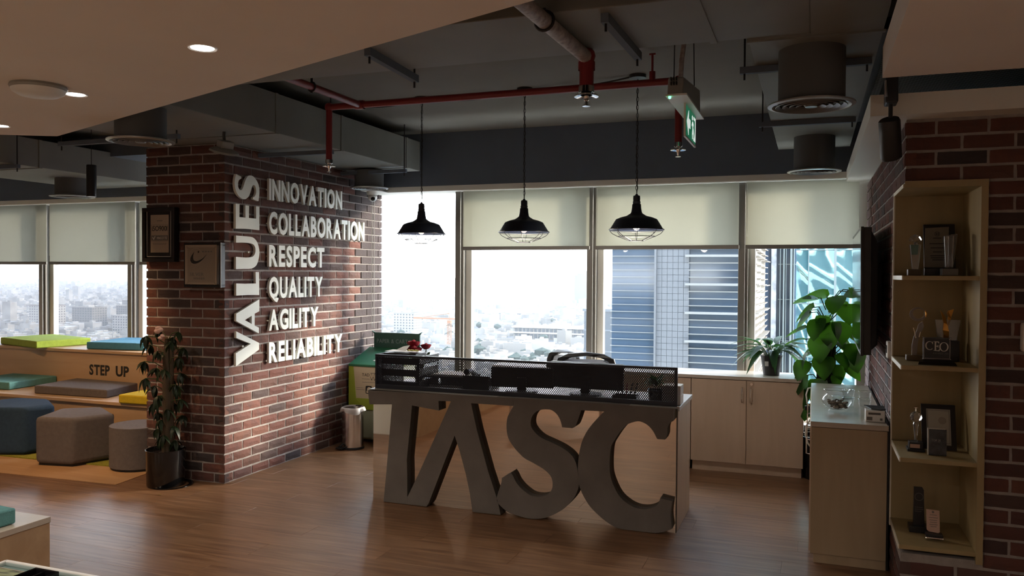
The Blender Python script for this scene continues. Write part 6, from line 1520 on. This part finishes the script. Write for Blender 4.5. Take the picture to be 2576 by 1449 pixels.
# ---- apartment blocks seen under the left blinds
rb = random.Random(11)
def apartment(x, y, w, d, h, lab, grp=None, mat='house'):
    t = thing('apartment_block', lab, 'building', (x, y, GZ), grp)
    part('wall', G().box(x, y, GZ, x + w, y + d, GZ + h), mat, t)
    part('parapet', G().box(x - .4, y - .4, GZ + h, x + w + .4, y + .2, GZ + h + 1.2).box(x - .4, y + d - .2, GZ + h, x + w + .4, y + d + .4, GZ + h + 1.2).box(x - .4, y, GZ + h, x + .2, y + d, GZ + h + 1.2).box(x + w - .2, y, GZ + h, x + w + .4, y + d, GZ + h + 1.2), mat, t)
    part('stair_hut', G().box(x + w * .4, y + d * .3, GZ + h, x + w * .6, y + d * .7, GZ + h + 4), mat, t)
    nx = max(2, int(w / 5)); nz = max(2, int(h / 4))
    wn_ = G()
    for i in range(nx):
        for k in range(nz):
            xx = x + (i + .5) * w / nx
            wn_.box(xx - 1.1, y - .15, GZ + (k + .35) * h / nz, xx + 1.1, y + .3, GZ + (k + .35) * h / nz + 1.9)
    ny = max(2, int(d / 5))
    for i in range(ny):
        for k in range(nz):
            yy = y + (i + .5) * d / ny
            wn_.box(x + w - .3, yy - 1.1, GZ + (k + .35) * h / nz, x + w + .15, yy + 1.1, GZ + (k + .35) * h / nz + 1.9)
    part('window', wn_, 'window_dark', t, stuff=True)
apts = [(-1035, 1085, 62, 30, 46, 'wide apartment block nearest below the left windows, left of the slab tower'), (-955, 1060, 40, 26, 55, 'taller slab block at right below the left windows'), (-1010, 960, 70, 26, 28, 'low long pale block nearest the blue cushion'), (-1150, 1010, 44, 30, 36, 'cream block between the green cushion and the mullion'), (-1235, 1000, 48, 30, 38, 'cream stepped block at the far left window'), (-1180, 1130, 60, 24, 34, 'mid height block behind the cream ones at left'), (-1100, 1230, 70, 26, 40, 'pale block row in the middle of the left windows'), (-960, 1240, 60, 30, 44, 'pale corner block behind the slab tower'), (-1290, 1250, 60, 24, 38, 'pale block at the far left behind the cream ones'), (-1120, 1500, 110, 26, 46, 'long grey block in the left windows'), (-980, 1560, 46, 30, 70, 'tall pale block farther back at the left windows'), (-1700, 2300, 150, 30, 78, 'large pale hotel with a roof sign at the left skyline'), (-700, 1000, 40, 26, 30, 'white block below the bare window, left part'), (-610, 1120, 36, 26, 34, 'white block below the bare window, middle part'), (-640, 960, 50, 20, 22, 'low white block nearest below the bare window')]
for (x, y, w, d, h, lab) in apts: apartment(x, y, w, d, h, lab)

# ---- low houses: the nearest ones each a thing, the rest one mass
houses = []
rb = random.Random(5)
def free(x, y, w, d):
    for (a, b, c, e) in occ:
        if x < a + c and x + w > a and y < b + e and y + d > b: return False
    return True
occ = [(x - 4, y - 4, w + 8, d + 8) for (x, y, w, d, h, l) in apts] + [(-720, 1685, 160, 100), (-420, 1120, 160, 45)] + [(x - 40, y - 20, 80, 90) for (x, y) in ((-1325, 3560), (-1270, 3540), (-985, 3500), (-930, 3450), (-720, 2600), (-2180, 4600), (-1850, 4300))] + [ (-515, 975, 80, 20), (-90, 290, 40, 40)]
for i in range(24000):
    y = 620 * math.exp(rb.random() * 2.15)
    if rb.random() > min(1, y / 2200) * .75 + .25: continue
    x = -y * rb.uniform(.12, 1.42)
    s = rb.choice((1, 1, 1, 1.4, 1.8, 2.6)) * (1 + y / 9000)
    w, d, h = rb.uniform(9, 18) * s, rb.uniform(9, 16) * s, rb.choice((5, 6, 7, 8, 10, 13)) * (1 + (rb.random() < .05) * 2)
    if y < 900 and h > 10: h = 7
    if free(x, y, w, d) and rb.random() < .9: houses.append((x, y, w, d, h, rb.uniform(-.5, .5)))
    if len(houses) > 9000: break
cells = {}
kept = []
for hq in houses:
    x, y, w, d = hq[:4]; r = .5 * math.hypot(w, d); c0 = (int(x // 60), int(y // 60)); ok = True
    for i in (-1, 0, 1):
        for j in (-1, 0, 1):
            for (a, b, e) in cells.get((c0[0] + i, c0[1] + j), ()):
                if (a - x) ** 2 + (b - y) ** 2 < (.86 * (e + r)) ** 2: ok = False
    if ok: cells.setdefault(c0, []).append((x, y, r)); kept.append(hq)
houses = kept
def house_g(q, x, y, w, d, h, a):
    c, s = math.cos(a), math.sin(a)
    def B(x0, y0, z0, x1, y1, z1):
        b = len(q.v); q.box(x0, y0, z0, x1, y1, z1)
        for i in range(b, len(q.v)):
            p = q.v[i]; q.v[i] = (x + p[0] * c - p[1] * s, y + p[0] * s + p[1] * c, p[2] + GZ)
    B(-w / 2, -d / 2, 0, w / 2, d / 2, h)
    B(-w / 2, -d / 2, h, w / 2, -d / 2 + .5, h + 1.0); B(-w / 2, d / 2 - .5, h, w / 2, d / 2, h + 1.0)
    B(-w / 6, -d / 8, h, w / 8, d / 4, h + 2.8)
houses.sort(key=lambda q: q[0] ** 2 + q[1] ** 2)
mass = G()
for i, hq in enumerate(houses):
    if i < 280:
        q = G(); house_g(q, *hq)
        single('house', q, 'house', 'pale flat roofed house in the city far below', 'building', 'nearest houses of the city below')
    else: house_g(mass, *hq)
o = single('city_houses', mass, 'house_mass', 'dense pale city of flat roofed houses fading into haze', 'buildings'); o['kind'] = 'stuff'
# trees
tg = G()
for i in range(260):
    y = rb.uniform(760, 1500); x = -y * rb.uniform(.2, .60)
    if i < 140: y = rb.uniform(800, 900); x = -y * rb.uniform(.22, .47)
    if not free(x - 5, y - 5, 10, 10): continue
    r = rb.uniform(4, 8)
    if any((hx - x) ** 2 + (hy - y) ** 2 < (r + .6 * max(hw, hd)) ** 2 for hx, hy, hw, hd, *_ in houses): continue
    tg.ico((x, y, GZ + r * .9), r, 1, (1.2, 1, .9), .25)
o = single('city_trees', tg, 'tree', 'belt of dark trees low in the middle window', 'trees'); o['kind'] = 'stuff'

# ---- haze in the air over the city
hz = bpy.data.materials.new('city_haze'); hz.use_nodes = True
_n = hz.node_tree; _n.nodes.remove(_n.nodes['Principled BSDF'])
vs_ = _n.nodes.new('ShaderNodeVolumeScatter'); vs_.inputs['Color'].default_value = (.90, .95, 1.0, 1); vs_.inputs['Density'].default_value = .00006; vs_.inputs['Anisotropy'].default_value = .25
_n.links.new(vs_.outputs[0], _n.nodes['Material Output'].inputs['Volume'])
o = single('haze', G().box(-14000, 100, GZ - 2, 3000, 9000, 260), hz, 'pale haze over the distant city', 'haze'); o['kind'] = 'stuff'
